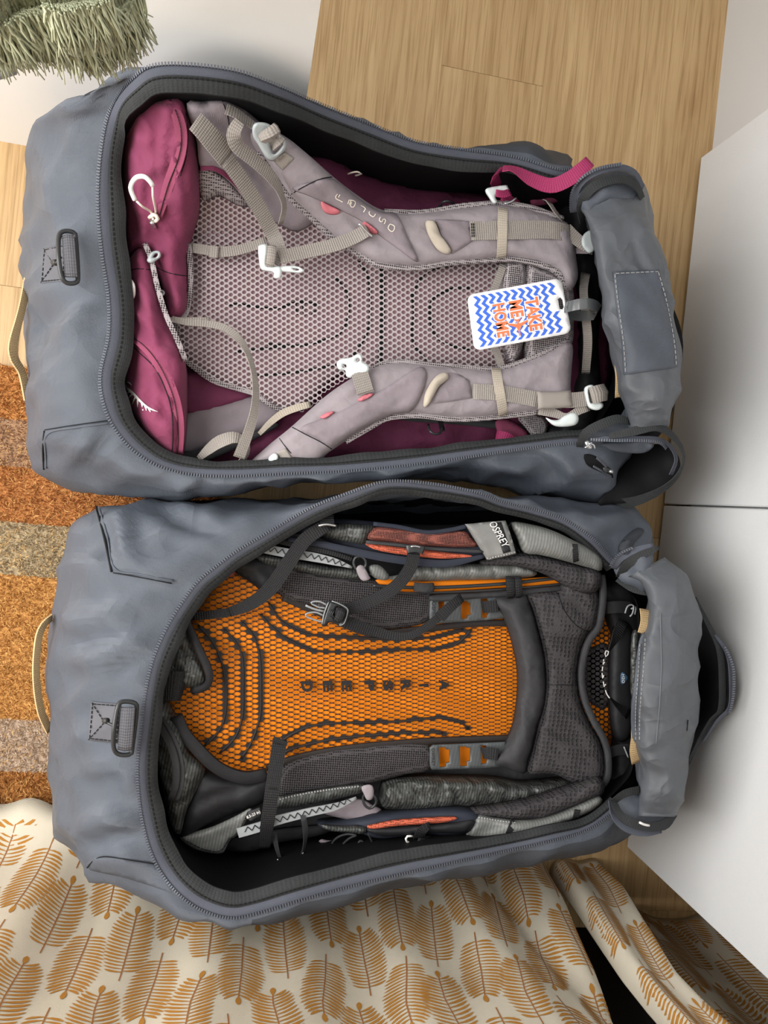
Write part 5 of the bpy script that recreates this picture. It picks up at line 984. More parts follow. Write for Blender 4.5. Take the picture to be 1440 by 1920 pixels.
pad('striped_flap', M['ripstop'], p2, [(337, 1570), (360, 1562), (400, 1550), (440, 1532), (462, 1520), (472, 1516), (464, 1534), (452, 1556), (443, 1568), (431, 1575), (424, 1590), (416, 1600), (390, 1599), (360, 1590)], [(337, 1570, .2), (470, 1516, .226), (416, 1600, .195)], 0.004, 10, 0.003, 7, wr=(0.003, 12, -0.4)); stitch(M['threadblack'], p2, [(342, 1572), (380, 1592), (414, 1596), (428, 1574), (446, 1562), (466, 1520)], on2, 0.0012, 0.006, 0.0045)
pad('black_webbing', M['blackweb'], p2, [(420, 1592), (440, 1572), (520, 1556), (600, 1548), (640, 1546), (600, 1566), (520, 1580), (470, 1596)], .15, 0.002, 6, 0.003, 9)
ribbon('zigzag_binding', M['zigtape'], p2, [(446, 1562, .222), (488, 1550, .226), (520, 1538, .23), (580, 1523, .232), (630, 1512, .23), (668, 1496, .226)], [18, 18, 17, 16, 14, 4], th=0.003); stitch(M['threadblack'], p2, [(458, 1556), (488, 1549), (520, 1538), (580, 1523), (630, 1510), (655, 1500)], on2, 0.0012, 0.0052, 0, 0.0009, 0.0034)
pad('size_label', M['charcoal'], p2, [(462, 1534), (466, 1522), (487, 1514), (491, 1528), (470, 1540)], .234, 0.0005, 3, 0.001, 5, exact=True); lettering('lettering', M['print'], p2, '8.5-23 in)', (464, 1537), (25, -11.5), (-2.5, -6.5), z=.2355, bold=0.02, h=0.0003)
# lower side
pad('side_fold', M['ripdark'], p2, [(508, 1500), (560, 1488), (620, 1478), (680, 1472), (682, 1484), (640, 1496), (580, 1508), (530, 1516)], .214, 0.004, 8, 0.006, 7)
stitch(M['stitchgrey'], p2, [(512, 1502), (560, 1490), (620, 1480), (676, 1474)], on2, 0.0012, 0.0042, 0.0026, 0.0022)
pad('side_pocket', M['ripdark'], p2, [(714, 1494), (726, 1468), (780, 1460), (860, 1460), (930, 1462), (985, 1470), (1076, 1464), (1050, 1488), (1000, 1504), (940, 1514), (860, 1518), (770, 1522), (722, 1516)], .198, 0.014, 20, 0.02, 8, wr=(0.013, 16, 1.2))
pad('side_pocket', M['grey2'], p2, [(600, 1520), (640, 1508), (676, 1500), (700, 1512), (716, 1520), (706, 1532), (670, 1538), (630, 1532)], .2, 0.004, 10, 0.006, 7, wr=(0.003, 10, 0.2))
tube('ring', M['blackplastic'], p2, [(681, 1494, .226), (690, 1486, .23), (703, 1494, .23), (705, 1506, .228), (694, 1516, .226), (683, 1508, .226)], 2.6, closed=True); pad('pull_tab', M['grey'], p2, [(678, 1476), (696, 1472), (701, 1484), (698, 1498), (688, 1500), (683, 1490)], .232, 0.002, 5, 0.002, 5)
# upper side
pad('side_fold', M['ripdark'], p2, [(478, 1040), (520, 1042), (560, 1052), (612, 1062), (660, 1066), (690, 1074), (684, 1086), (620, 1082), (560, 1070), (500, 1058)], .214, 0.006, 10, 0.008, 7, wr=(0.003, 10, 1.4))
ribbon('zigzag_binding', M['zigtape'], p2, [(474, 1026, .226), (500, 1030, .228), (545, 1038, .23), (590, 1045, .23), (630, 1054, .228), (660, 1064, .224)], [14, 17, 17, 17, 14, 4], th=0.003); stitch(M['threadblack'], p2, [(480, 1026), (500, 1029), (545, 1037), (590, 1044), (628, 1053), (650, 1060)], on2, 0.0012, 0.0052, 0, 0.0009, 0.0034)
ribbon('ribbed_trim', M['blackweb'], p2, [(520, 1014, .226), (570, 1026, .228), (620, 1036, .228), (664, 1050, .224)], [10, 10, 10, 8], th=0.004, arch=0.6); ribbon('ribbed_trim', M['blackweb'], p2, [(520, 1006, .222), (580, 1012, .222), (640, 1032, .222), (680, 1046, .22)], [14, 16, 14, 10], th=0.004)
pad('side_pocket', M['ripstop'], p2, [(690, 1076), (740, 1080), (784, 1064), (830, 1058), (893, 1057), (960, 1058), (1000, 1066), (1002, 1080), (940, 1086), (860, 1088), (790, 1090), (740, 1088)], .212, 0.010, 14, 0.01, 7, wr=(0.010, 12, 1.2))
tube('ring', M['blackplastic'], p2, [(663, 1056, .232), (666, 1046, .234), (676, 1043, .234), (685, 1050, .234), (685, 1062, .232), (676, 1069, .232), (667, 1066, .232)], 2.6, closed=True); pad('pull_tab', M['grey'], p2, [(668, 1066), (680, 1060), (692, 1080), (694, 1086), (678, 1088)], .234, 0.002, 5, 0.002, 5); pad('pull_tab', M['ripstop'], p2, [(692, 1062), (712, 1060), (730, 1080), (722, 1088), (700, 1082)], .226, 0.003, 6, 0.003, 6)
pad('orange_strip', M['orange'], p2, [(704, 1088), (740, 1086), (860, 1088), (950, 1086), (1048, 1082), (1056, 1090), (1040, 1098), (940, 1102), (840, 1108), (770, 1110), (730, 1104)], .205, 0.002, 6, 0.004, 8)
tube('frame_rod', M['blackplastic'], p2, [(700, 1098, .214), (800, 1102, .216), (940, 1095, .216), (1060, 1082, .214)], 3.4); tube('frame_rod', M['blackplastic'], p2, [(740, 1112, .212), (820, 1111, .214), (940, 1105, .214), (1060, 1094, .212)], 2.2)
ribbon('rod_sleeve', M['charcoal'], p2, [(776, 1100, .218), (796, 1102, .222), (812, 1101, .218)], 17, th=0.006, arch=0.5); pad('edge_band', M['charcoal'], p2, [(812, 1116), (900, 1110), (1000, 1102), (1060, 1098), (1062, 1110), (990, 1116), (900, 1122), (816, 1128)], .208, 0.003, 6, 0.006, 7)
ribbon('strap_keeper', M['blackweb'], p2, [(956, 1082, .224), (957, 1096, .228), (958, 1112, .224), (958, 1118, .218)], 17, th=0.004, arch=0.6); ribbon('strap_keeper', M['blackweb'], p2, [(971, 1082, .224), (972, 1096, .228), (973, 1112, .224), (973, 1118, .218)], 14, th=0.004, arch=0.6)
# ladder plates
def ladder(o, hs, txt, tr):
    pl = pad('ladder_plate', M['greyplate'], p2, o, .204, 0.001, 3, 0.003, 5, exact=True, holes=hs)
    lettering('lettering', M['blackplastic'], pl, txt, *tr, z=.2054, bold=0.0, h=0.0004)
ladder([(806, 1128), (812, 1122), (915, 1116), (952, 1114), (952, 1158), (912, 1163), (826, 1169), (810, 1168), (805, 1160)], [[(822, 1127), (833, 1126), (835, 1150), (829, 1151), (829, 1156), (823, 1156)], [(864, 1125), (876, 1127), (877, 1130), (882, 1130), (883, 1153), (876, 1154), (876, 1160), (865, 1161)], [(902, 1123), (914, 1122), (916, 1150), (914, 1153), (913, 1159), (904, 1159)]], 'OSPREY', ((810, 1128), (1, 38), (6.5, 0)))
ladder([(806, 1402), (812, 1397), (912, 1393), (950, 1391), (950, 1436), (912, 1440), (826, 1443), (810, 1443), (806, 1437)], [[(823, 1402), (833, 1400), (836, 1405), (843, 1405), (843, 1430), (837, 1431), (837, 1438), (824, 1439)], [(862, 1400), (873, 1399), (875, 1402), (882, 1402), (882, 1427), (876, 1428), (876, 1437), (863, 1437)], [(902, 1398), (912, 1398), (914, 1425), (912, 1432), (902, 1433)]], 'OSPREY', ((809, 1403), (1, 34), (6, 0)))
ribbon('webbing', M['blackweb'], p2, [(904, 1138, .204), (916, 1138, .212), (934, 1137, .216)], 23); ribbon('webbing', M['blackweb'], p2, [(904, 1412, .204), (916, 1413, .212), (934, 1415, .216)], 23)
# yoke
pad('yoke_pad', M['charcoal'], p2, [(926, 1124), (936, 1118), (960, 1117), (986, 1112), (996, 1134), (1004, 1160), (1013, 1195), (1021, 1235), (1025, 1290), (1020, 1330), (1010, 1356), (1002, 1392), (991, 1425), (986, 1450), (966, 1447), (944, 1438), (928, 1436), (928, 1426), (944, 1402), (956, 1382), (966, 1358), (973, 1310), (974, 1270), (970, 1235), (960, 1195), (949, 1166), (938, 1148), (927, 1138)], .204, 0.020, 22, 0.012, 9, wr=(0.006, 16, 1.5))
pad('yoke_mesh', M['hexfoam'], p2, [(990, 1116), (1020, 1110), (1052, 1108), (1058, 1086), (1100, 1096), (1122, 1112), (1124, 1146), (1116, 1176), (1100, 1194), (1088, 1226), (1083, 1268), (1088, 1310), (1104, 1352), (1124, 1386), (1134, 1420), (1136, 1452), (1118, 1470), (1080, 1470), (1040, 1452), (992, 1450), (1000, 1412), (1012, 1360), (1024, 1310), (1024, 1240), (1014, 1190), (1000, 1140)], [(990, 1116, .212), (1100, 1110, .222), (1085, 1270, .208), (1000, 1440, .212), (1130, 1450, .222)], 0.012, 20, 0.012, 9, wr=(0.005, 26, 0.7))
seam_(p2, [(1026, 1284), (1050, 1284), (1082, 1285)], 0.9, 'threadblack', on2); stitch(M['threadblack'], p2, [(996, 1120), (1006, 1150), (1018, 1192), (1027, 1240), (1028, 1300), (1018, 1350), (1004, 1400), (996, 1446)], on2, 0.001, 0.005, 0.0035, 0.0014); seam_(p2, [(1046, 1112), (1058, 1144), (1080, 1172), (1106, 1186)], 1.0, 'threadblack', on2)
ribbon('edge_binding', M['charcoal'], p2, [(1128, 1078, .228), (1131, 1110, .23), (1128, 1146, .228), (1122, 1176, .224), (1106, 1198, .22), (1095, 1228, .217), (1090, 1268, .216), (1096, 1310, .218), (1112, 1350, .222), (1132, 1386, .226), (1140, 1420, .228), (1139, 1456, .23), (1126, 1476, .23)], 13, th=0.006, arch=0.6)
# upper shoulder strap
pad('strap_back', M['navy'], p2, [(560, 1006), (600, 1010), (650, 1030), (712, 1044), (784, 1054), (842, 1056), (907, 1046), (920, 1040), (910, 1010), (880, 986), (846, 991), (820, 999), (748, 986), (680, 976), (620, 974), (560, 984)], [(560, 995, .205), (760, 1020, .22), (910, 1020, .232)], 0.008, 14, 0.02, 9)
pad('strap_fabric', M['ripdark'], p2, [(604, 984), (640, 982), (690, 984), (704, 990), (690, 1004), (682, 1020), (660, 1018), (626, 1012), (606, 1004)], [(604, 990, .22), (700, 1000, .236)], 0.006, 12, 0.008, 7, wr=(0.006, 10, 1.5))
pad('strap_pocket', M['redmesh2'], p2, [(704, 989), (760, 993), (830, 998), (871, 996), (884, 1008), (896, 1024), (850, 1026), (784, 1022), (730, 1016), (688, 1010)], [(700, 1000, .236), (890, 1010, .242)], 0.006, 10, 0.008, 6)
pad('strap_pocket', M['redmesh'], p2, [(685, 1020), (700, 1020), (748, 1026), (820, 1034), (886, 1042), (860, 1046), (820, 1047), (755, 1040), (705, 1031)], [(685, 1020, .238), (890, 1040, .244)], 0.004, 7, 0.006, 5)
ribbon('piping', M['charcoal'], p2, [(686, 1016, .246), (740, 1021, .248), (800, 1028, .25), (860, 1032, .25), (904, 1034, .248)], 6, th=0.005, arch=0.7); ribbon('edge_binding', M['navy'], p2, [(540, 1012, .225), (600, 1020, .23), (650, 1031, .234), (712, 1044, .236), (784, 1054, .238), (842, 1056, .24), (908, 1042, .242)], [10, 12, 14, 15, 15, 14, 8], th=0.006, arch=0.5); ribbon('edge_binding', M['navy'], p2, [(700, 982, .238), (748, 988, .24), (800, 998, .242), (846, 993, .244), (876, 986, .246)], 8, th=0.006, arch=0.5)
pad('strap_foam', M['hexfoam'], p2, [(905, 1052), (950, 1042), (990, 1036), (1040, 1046), (1090, 1060), (1124, 1070), (1126, 1100), (1110, 1112), (1084, 1110), (1060, 1098), (1020, 1076), (960, 1060), (910, 1060)], [(905, 1055, .222), (1040, 1060, .235), (1124, 1085, .24)], 0.016, 20, 0.014, 8, wr=(0.004, 14, 1.3))
M['patch'] = mat('silver grey brand patch', s2l(122, 122, 120), 0.5, 0.45, 0.06, 60, 0, 1, 0.8, 1300)
pad('strap_fabric', M['ripstop'], p2, [(961, 980), (1000, 984), (1037, 995), (1073, 1012), (1104, 1028), (1127, 1046), (1128, 1070), (1110, 1066), (1088, 1060), (1060, 1052), (1037, 1046), (1010, 1040), (984, 1036), (972, 1010)], [(961, 980, .25), (1050, 1020, .262), (1127, 1055, .25)], 0.010, 16, 0.008, 7, wr=(0.002, 14, 0.2))
bp_ = pad('brand_patch', M['patch'], p2, [(873, 983), (912, 979), (948, 976), (958, 1004), (968, 1038), (942, 1045), (914, 1050), (896, 1020)], [(873, 983, .252), (948, 976, .26), (914, 1050, .248), (966, 1036, .258)], 0.004, 8, 0.006, 5, exact=True, wr=(0.002, 14, 0.3))
stitch(M['stitchgrey'], bp_, [(912, 1047), (940, 1042), (966, 1035)], on2, 0.001, 0.004, 0.0025, 0.002); pad('label_strip', M['black'], bp_, [(925, 980), (940, 979), (958, 1034), (944, 1038)], drape(on2, 0.0012), 0, 3, 0.0008, 6, exact=True)
lettering('lettering', M['print'], bp_, 'OSPREY', (916, 981), (27, 46), (13, -4.5), roots=on2, off=0.0022, bold=0.005, h=0.0003, label='white letters on the strap patch')
ribbon('strap_band', M['blackweb'], p2, [(956, 983), (962, 1002), (969, 1022), (975, 1036)], [14, 15, 16, 15], on2, 0.003, lay=True); ribbon('strap_band', M['blackweb'], p2, [(1078, 1020), (1079, 1036), (1080, 1053)], 12, on2, 0.003, lay=True)
# lower shoulder strap
pad('strap_back', M['navy'], p2, [(596, 1547), (640, 1541), (686, 1535), (740, 1527), (788, 1523), (850, 1520), (888, 1524), (898, 1534), (880, 1560), (840, 1566), (788, 1564), (716, 1572), (672, 1562), (634, 1560)], [(600, 1550, .2), (740, 1545, .222), (890, 1535, .235)], 0.006, 12, 0.02, 8)
pad('strap_pocket', M['redmesh'], p2, [(688, 1551), (716, 1544), (744, 1539), (800, 1535), (856, 1533), (840, 1541), (800, 1545), (744, 1549), (704, 1554)], [(688, 1551, .236), (856, 1533, .244)], 0.003, 6, 0.005, 5); pad('strap_pocket', M['black'], p2, [(688, 1554), (744, 1551), (800, 1547), (850, 1542), (888, 1536), (884, 1552), (866, 1562), (800, 1562), (740, 1568), (706, 1566)], [(688, 1556, .232), (880, 1548, .24)], 0.006, 9, 0.01, 6)
pad('strap_fabric', M['ripdark'], p2, [(602, 1548), (640, 1551), (676, 1550), (690, 1556), (680, 1564), (650, 1560), (620, 1558)], .225, 0.004, 7, 0.006, 5, wr=(0.005, 7, 1.4))
pad('strap_foam', M['hexfoam'], p2, [(880, 1520), (920, 1514), (954, 1509), (1000, 1500), (1047, 1484), (1090, 1470), (1120, 1458), (1134, 1470), (1128, 1492), (1100, 1504), (1074, 1516), (1040, 1530), (1010, 1538), (972, 1539), (930, 1534), (892, 1530)], [(880, 1520, .224), (1000, 1515, .236), (1130, 1470, .242)], 0.016, 18, 0.014, 7, wr=(0.004, 14, -0.4))
pad('strap_fabric', M['ripstop'], p2, [(894, 1529), (930, 1535), (972, 1540), (1010, 1538), (1040, 1530), (1074, 1516), (1100, 1504), (1124, 1494), (1129, 1504), (1110, 1520), (1085, 1532), (1040, 1552), (1000, 1564), (960, 1574), (920, 1574), (876, 1567), (884, 1550)], [(880, 1550, .232), (1000, 1552, .252), (1124, 1500, .25)], 0.008, 12, 0.01, 7, wr=(0.002, 14, -0.3))
stitch(M['stitchgrey'], p2, [(896, 1532), (930, 1538), (968, 1543)], on2, 0.0012, 0.004, 0.0025, 0.002); ribbon('strap_band', M['blackweb'], p2, [(964, 1539), (960, 1554), (950, 1574)], 16, on2, 0.003, lay=True); ribbon('strap_band', M['blackweb'], p2, [(1083, 1518), (1082, 1526), (1079, 1533)], 13, on2, 0.003, lay=True)
# webbing and the chest buckle
ribbon('hip_strap', M['blackweb'], p2, [(616, 982, .252), (600, 992, .254), (571, 1013, .252), (540, 1056, .246), (506, 1104, .236), (470, 1132, .226), (430, 1148, .218)], [24, 26, 27, 27, 27, 24, 18]); ribbon('hip_strap', M['blackweb'], p2, [(436, 1147, .216), (400, 1152, .214), (360, 1156, .21)], [16, 16, 14])
bk = tube('slide_buckle', M['metal'], p2, [(597, 986, .262), (612, 983, .264), (630, 986, .262)], 2.6); ribbon('hip_strap', M['blackweb'], p2, [(612, 962, .25), (613, 975, .258), (614, 986, .26)], 26)
ribbon('sternum_strap', M['blackweb'], p2, [(776, 1034, .262), (770, 1063, .262), (744, 1098, .25), (703, 1124, .238), (660, 1140, .232), (640, 1148, .236)], [25, 25, 25, 24, 24, 22])
sl = ribbon('strap_slide', M['blackplastic'], p2, [(762, 1030, .266), (778, 1028, .268), (794, 1032, .266)], 14, th=0.006); tube('slide_bar', M['metal'], sl, [(770, 1025, .273), (778, 1024, .274), (788, 1026, .273)], 1.8)
ribbon('sternum_strap', M['blackweb'], p2, [(640, 1158, .232), (655, 1168, .23), (704, 1184, .222), (744, 1193, .222), (778, 1188, .226), (817, 1162, .236), (840, 1142, .24), (861, 1124, .24)], [22, 22, 20, 16, 14, 15, 18, 20]); ribbon('sternum_strap', M['blackweb'], p2, [(866, 1120, .24), (854, 1130, .246), (838, 1144, .248), (824, 1158, .246)], [18, 20, 22, 24])
sb = plate('side_release_buckle', M['blackplastic'], p2, [(608, 1150), (616, 1130), (622, 1127), (648, 1138), (653, 1146), (646, 1168), (638, 1172), (618, 1167), (612, 1174), (603, 1172)], .246, 0.006, holes=[[(632, 1138), (647, 1144), (640, 1166), (628, 1162)]], h=0.005, w=6, step=3, label='black buckle half with prongs')
ribbon('webbing_roll', M['blackweb'], sb, [(640, 1144, .25), (638, 1152, .254), (633, 1163, .25)], 16, th=0.008, arch=0.5)
M['edge'] = mat('worn grey plastic edge', s2l(136, 140, 142), 0.35, 0.5)
tube('rim', M['edge'], sb, [(616, 1129, .251), (608, 1150, .251), (604, 1170, .25)], 1.3); tube('rim', M['edge'], sb, [(622, 1127, .251), (636, 1132, .252), (650, 1140, .251), (652, 1148, .251), (645, 1169, .25), (636, 1172, .249)], 1.1)
for q in ([(612, 1134, .25), (600, 1128, .25), (588, 1128, .25), (583, 1131, .25), (592, 1136, .25), (600, 1139, .25), (610, 1140, .25)], [(606, 1154, .25), (592, 1148, .25), (576, 1150, .25), (573, 1155, .25), (584, 1160, .25), (596, 1164, .25), (606, 1166, .25)]): tube('prong', M['edge'], sb, q, 1.7)
tube('prong', M['edge'], sb, [(607, 1146, .25), (590, 1142, .25), (573, 1135, .25)], 2.2); tube('prong', M['blackplastic'], sb, [(598, 1131, .25), (600, 1144, .25), (596, 1150, .25)], 1.4)
for k in range(3): tube('chevron_mark', M['blackplastic'], sb, [(621 + k * 3, 1143 + k, .2525), (617 + k * 3, 1150 + k, .2528), (621 + k * 3, 1157 + k, .2525)], 0.9)
ribbon('hip_strap', M['blackweb'], p2, [(525, 1386, .226), (520, 1420, .236), (515, 1452, .244), (509, 1492, .25), (502, 1540, .244), (498, 1568, .225), (497, 1590, .2)], [27, 27, 27, 26, 26, 22, 18], th=0.0022, label='black strap hanging loose'); ribbon('strap_end', M['blackweb'], p2, [(527, 1386, .23), (524, 1394, .232)], 28, th=0.004); stitch(M['threadblack'], p2, [(504, 1478), (522, 1480)], on2, 0.001, 0.004, 0.003)
ribbon('loop', M['charcoal'], p2, [(568, 1530, .238), (573, 1560, .225), (570, 1590, .205), (560, 1612, .19), (545, 1620, .186), (528, 1612, .188), (520, 1594, .2), (513, 1560, .215)], [10, 11, 9, 6, 6, 7, 9, 10], twist=[0, 20, 40, 50, 40, 30, 20, 10])
lettering('lettering', M['print'], p2, 'OSPREY', (522, 1604), (44, -2), (0, -8), z=.198, bold=0.02, h=0.0004) if False else None
EM = []
def em2(pts, w, z): 
    for a in pts:
        c = cr(a, 6); T = np.gradient(c, axis=0); T /= np.linalg.norm(T, axis=1)[:, None] + 1e-9; N_ = np.stack([-T[:, 1], T[:, 0]], 1); V = []; F = []
        for i in range(6):
            for s in (-1, 1): q = c[i] + N_[i] * s * w / 2; V.append(P(q[0], q[1], z))
        for i in range(5): F.append((2 * i, 2 * i + 1, 2 * i + 3, 2 * i + 2))
        EM.append((V, F))
em2([[(520, 1611), (524, 1616), (528, 1619)], [(532, 1616), (536, 1622)], [(538, 1619), (544, 1618), (543, 1622), (538, 1623)], [(547, 1622), (548, 1615), (552, 1615), (552, 1619), (548, 1619)], [(556, 1621), (555, 1613), (560, 1612), (560, 1617), (556, 1617)], [(563, 1616), (561, 1609), (566, 1606)], [(562, 1612), (566, 1610)], [(566, 1604), (568, 1598)]], 1.8, .2)
add('lettering', *join_vf(EM), M['print'], p2, False, label='white letters on the narrow loop', bvh=False)
for q in ([(668, 1566, .215), (650, 1564, .205), (630, 1572, .19), (620, 1588, .175), (622, 1600, .165)], [(668, 1566, .215), (652, 1574, .2), (636, 1592, .18), (627, 1612, .16), (628, 1622, .155)], [(690, 1562, .22), (700, 1584, .205), (710, 1612, .19), (712, 1622, .19)], [(694, 1582, .205), (686, 1584, .2), (678, 1576, .2), (672, 1580, .2), (674, 1594, .198)]): tube('cord', M['charcoal'], p2, q, 2.0)
pl = tube('cord_pull', M['edge'], p2, [(674, 1592, .2), (682, 1608, .198), (692, 1621, .195), (698, 1625, .195)], 5, label='grey tube pull'); tube('cord_end', M['charcoal'], p2, [(709, 1610, .195), (711, 1620, .195)], 4.5); pad('pull_tab', M['grey2'], p2, [(598, 1578), (604, 1574), (614, 1576), (632, 1578), (630, 1586), (616, 1584), (606, 1582)], .17, 0.003, 4, 0.002, 4)
hk = tube('cord_hook', M['print'], p2, [(774, 1568, .236), (764, 1568, .238), (761, 1574, .238), (766, 1580, .236), (776, 1580, .234)], 2.2); ribbon('webbing', M['blackweb'], p2, [(806, 1548, .25), (798, 1552, .252), (789, 1560, .248), (786, 1572, .236)], [14, 18, 22, 24]); ribbon('webbing', M['blackweb'], p2, [(784, 1574, .238), (796, 1576, .234), (810, 1574, .22)], 18)
# head end: black sleeve with a drop, grab strap and fasteners
pad('hood', M['black'], p2, [(1126, 1100), (1170, 1090), (1200, 1130), (1206, 1200), (1202, 1300), (1200, 1400), (1196, 1470), (1160, 1500), (1138, 1480), (1148, 1420), (1152, 1300), (1148, 1200), (1134, 1160)], .185, 0.014, 20, 0.03, 11, wr=(0.006, 20, 1.5))
pad('dark_panel', M['spacerdark'], p2, [(1094, 1240), (1100, 1216), (1112, 1214), (1140, 1212), (1140, 1322), (1112, 1322), (1102, 1310), (1094, 1280)], .187, 0.002, 5, 0.003, 8); pad('sleeve', M['black'], p2, [(1146, 1240), (1152, 1180), (1172, 1164), (1188, 1190), (1186, 1260), (1190, 1330), (1180, 1384), (1154, 1386), (1146, 1330)], .205, 0.008, 16, 0.008, 9)
M['drop'] = mat('blue drop print', s2l(62, 92, 122), 0.5, 0.3)
dr = pad('drop_badge', M['drop'], p2, [(1164, 1272), (1164, 1266), (1166, 1261), (1170, 1261), (1175, 1266), (1179, 1271), (1176, 1276), (1171, 1282), (1166, 1283), (1164, 1278)], drape(on2, 0.001), 0.0004, 2, 0.0006, 3, label='small blue water drop badge'); lettering('lettering', M['print'], dr, 'H2O', (1166.5, 1264), (0.3, 17), (4.6, 0), roots=on2, off=0.0016, h=0.0003, bold=0.01)
ribbon('grab_strap', M['blackweb'], p2, [(1168, 1164, .215), (1152, 1200, .228), (1139, 1226, .238), (1133, 1252, .242), (1133, 1276, .242), (1138, 1300, .238), (1154, 1320, .228), (1178, 1340, .215)], [24, 24, 14, 9, 8, 9, 14, 22], twist=[0, 10, 45, 65, 65, 60, 30, 10])
EM = []
em2([[(1136, 1220), (1134, 1229), (1138, 1231), (1141, 1221), (1136, 1220)], [(1132, 1236), (1131, 1246)], [(1130, 1250), (1129, 1258)], [(1129, 1262), (1130, 1272), (1132, 1266)], [(1131, 1278), (1133, 1288)], [(1133, 1286), (1136, 1283)], [(1135, 1294), (1138, 1302), (1143, 1309)], [(1131, 1240), (1134, 1243)]], 2.0, .2475)
add('lettering', *join_vf(EM), M['print'], p2, False, label='white script letters along the grab strap', bvh=False)
def smallbuckle(pts, z): 
    tube('ladder_buckle', M['edge'], p2, [(x, y, z) for x, y in pts], 1.7)
smallbuckle([(1172, 1150), (1176, 1138), (1182, 1134), (1188, 1136), (1186, 1150), (1181, 1156)], .228); smallbuckle([(1170, 1400), (1174, 1410), (1178, 1420)], .225); smallbuckle([(1183, 1142), (1192, 1138), (1190, 1152)], .226)
ribbon('webbing', M['black'], p2, [(1132, 1140, .215), (1160, 1138, .222), (1186, 1140, .22)], 24); ribbon('webbing', M['black'], p2, [(1140, 1412, .215), (1160, 1406, .22), (1182, 1404, .222)], 22)
# ------------------------------------------------------------------ lids, collars and zip ends (above the packs)
M['flapdark'] = mat('dark flap fabric', s2l(70, 76, 86), 0.55, 0.4, 0.12, 12, 0.0012, 40, 0.8, 1400)
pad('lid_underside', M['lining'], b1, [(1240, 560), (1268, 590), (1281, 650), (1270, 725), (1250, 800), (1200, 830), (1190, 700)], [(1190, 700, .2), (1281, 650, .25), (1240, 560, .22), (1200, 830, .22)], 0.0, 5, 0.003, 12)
roll(b1, [(1086, 392, 1203, 345), (1103, 428, 1224, 420), (1112, 490, 1243, 500), (1122, 540, 1256, 570), (1136, 600, 1270, 640), (1150, 650, 1274, 690), (1162, 715, 1264, 750), (1176, 765, 1248, 790), (1184, 806, 1238, 806)], M['flap'], [.30, .325, .335, .34, .345, .345, .335, .315, .295], 2.2)
pad('sewn_patch', M['flapdark'], b1, [(1150, 509), (1236, 505), (1252, 560), (1268, 640), (1271, 688), (1170, 703), (1166, 640), (1154, 560)], drape([b1], 0.0022), 0.0008, 5, 0.0015, 9, exact=True)
for q in ([(1153, 513), (1234, 509)], [(1153, 513), (1158, 560), (1169, 640), (1173, 698)], [(1234, 509), (1250, 565), (1264, 640), (1268, 684)]): stitch(M['stitchgrey'], b1, q, [b1], 0.0014, 0.0075, 0.005)
pad('lid_end_fold', M['flapdark'], b1, [(1082, 372), (1092, 345), (1120, 326), (1165, 314), (1196, 328), (1205, 362), (1180, 385), (1140, 380), (1105, 405)], [(1090, 350, .28), (1200, 350, .285), (1140, 360, .3)], 0.01, 20, 0.004, 9, wr=(0.004, 14, 0.3))
ribbon('lid_zip_tape', M['ziptape'], b1, [(1076, 398, .265), (1078, 362, .285), (1094, 338, .302), (1124, 321, .312), (1164, 313, .312), (1192, 324, .305), (1206, 352, .295)], 15, twist=28)
ribbon('lid_facing', M['facing'], b1, [(1094, 412, .262), (1090, 384, .29), (1104, 358, .306), (1132, 341, .316), (1168, 336, .316), (1194, 350, .308), (1206, 376, .29)], 20, twist=15)
# lower end: zip edge turned over into an open dark mouth
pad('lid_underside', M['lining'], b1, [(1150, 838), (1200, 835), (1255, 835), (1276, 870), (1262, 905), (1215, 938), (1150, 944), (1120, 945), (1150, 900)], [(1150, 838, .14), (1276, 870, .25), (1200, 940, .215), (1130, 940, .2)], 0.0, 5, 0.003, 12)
pad('lid_fold', M['flapdark'], b1, [(1112, 832), (1180, 828), (1226, 830), (1214, 847), (1188, 850), (1150, 845)], [(1112, 832, .255), (1226, 830, .275), (1188, 850, .24)], 0.002, 6, 0.002, 7)
pad('lid_fold', M['flapdark'], b1, [(1098, 826), (1112, 806), (1150, 785), (1180, 792), (1200, 806), (1160, 822)], [(1098, 826, .262), (1180, 792, .265)], 0.006, 14, 0.003, 7, wr=(0.004, 12, 0.2))
ribbon('lid_facing', M['facing'], b1, [(1087, 838, .265), (1098, 812, .28), (1130, 795, .29), (1160, 785, .292), (1182, 792, .29)], [14, 18, 20, 18, 12], twist=12)
ribbon('lid_facing', M['facing'], b1, [(1142, 818, .285), (1190, 808, .3), (1232, 800, .305), (1266, 822, .3), (1282, 856, .288), (1270, 892, .272), (1238, 920, .25), (1190, 940, .22), (1140, 947, .18)], [12, 18, 20, 20, 20, 18, 18, 22, 24], twist=[10, 10, 15, 30, 40, 40, 30, 20, 10])
ribbon('lid_zip_tape', M['ziptape'], b1, [(1104, 826, .27), (1150, 822, .285), (1200, 822, .292), (1235, 824, .29), (1258, 838, .28), (1268, 862, .27), (1258, 890, .258)], 10, twist=20)
def teeth_on(root, pts, gap=0.0036):
    c = cr(W3(pts), 60); p, t = along(c, gap); boxes('zip_teeth', M['teeth'], root, [(q, d * 0.0011, np.cross(d, (0, 0, 1.0)) * 0.0022, np.array([0, 0, 0.001])) for q, d in zip(p, t)], 'stuff')
teeth_on(b1, [(1106, 824, .274), (1150, 826, .288), (1200, 826, .294), (1236, 830, .291), (1250, 842, .284)]); teeth_on(b1, [(1070, 394, .272), (1072, 360, .292), (1090, 334, .309), (1122, 316, .318), (1164, 308, .318)])
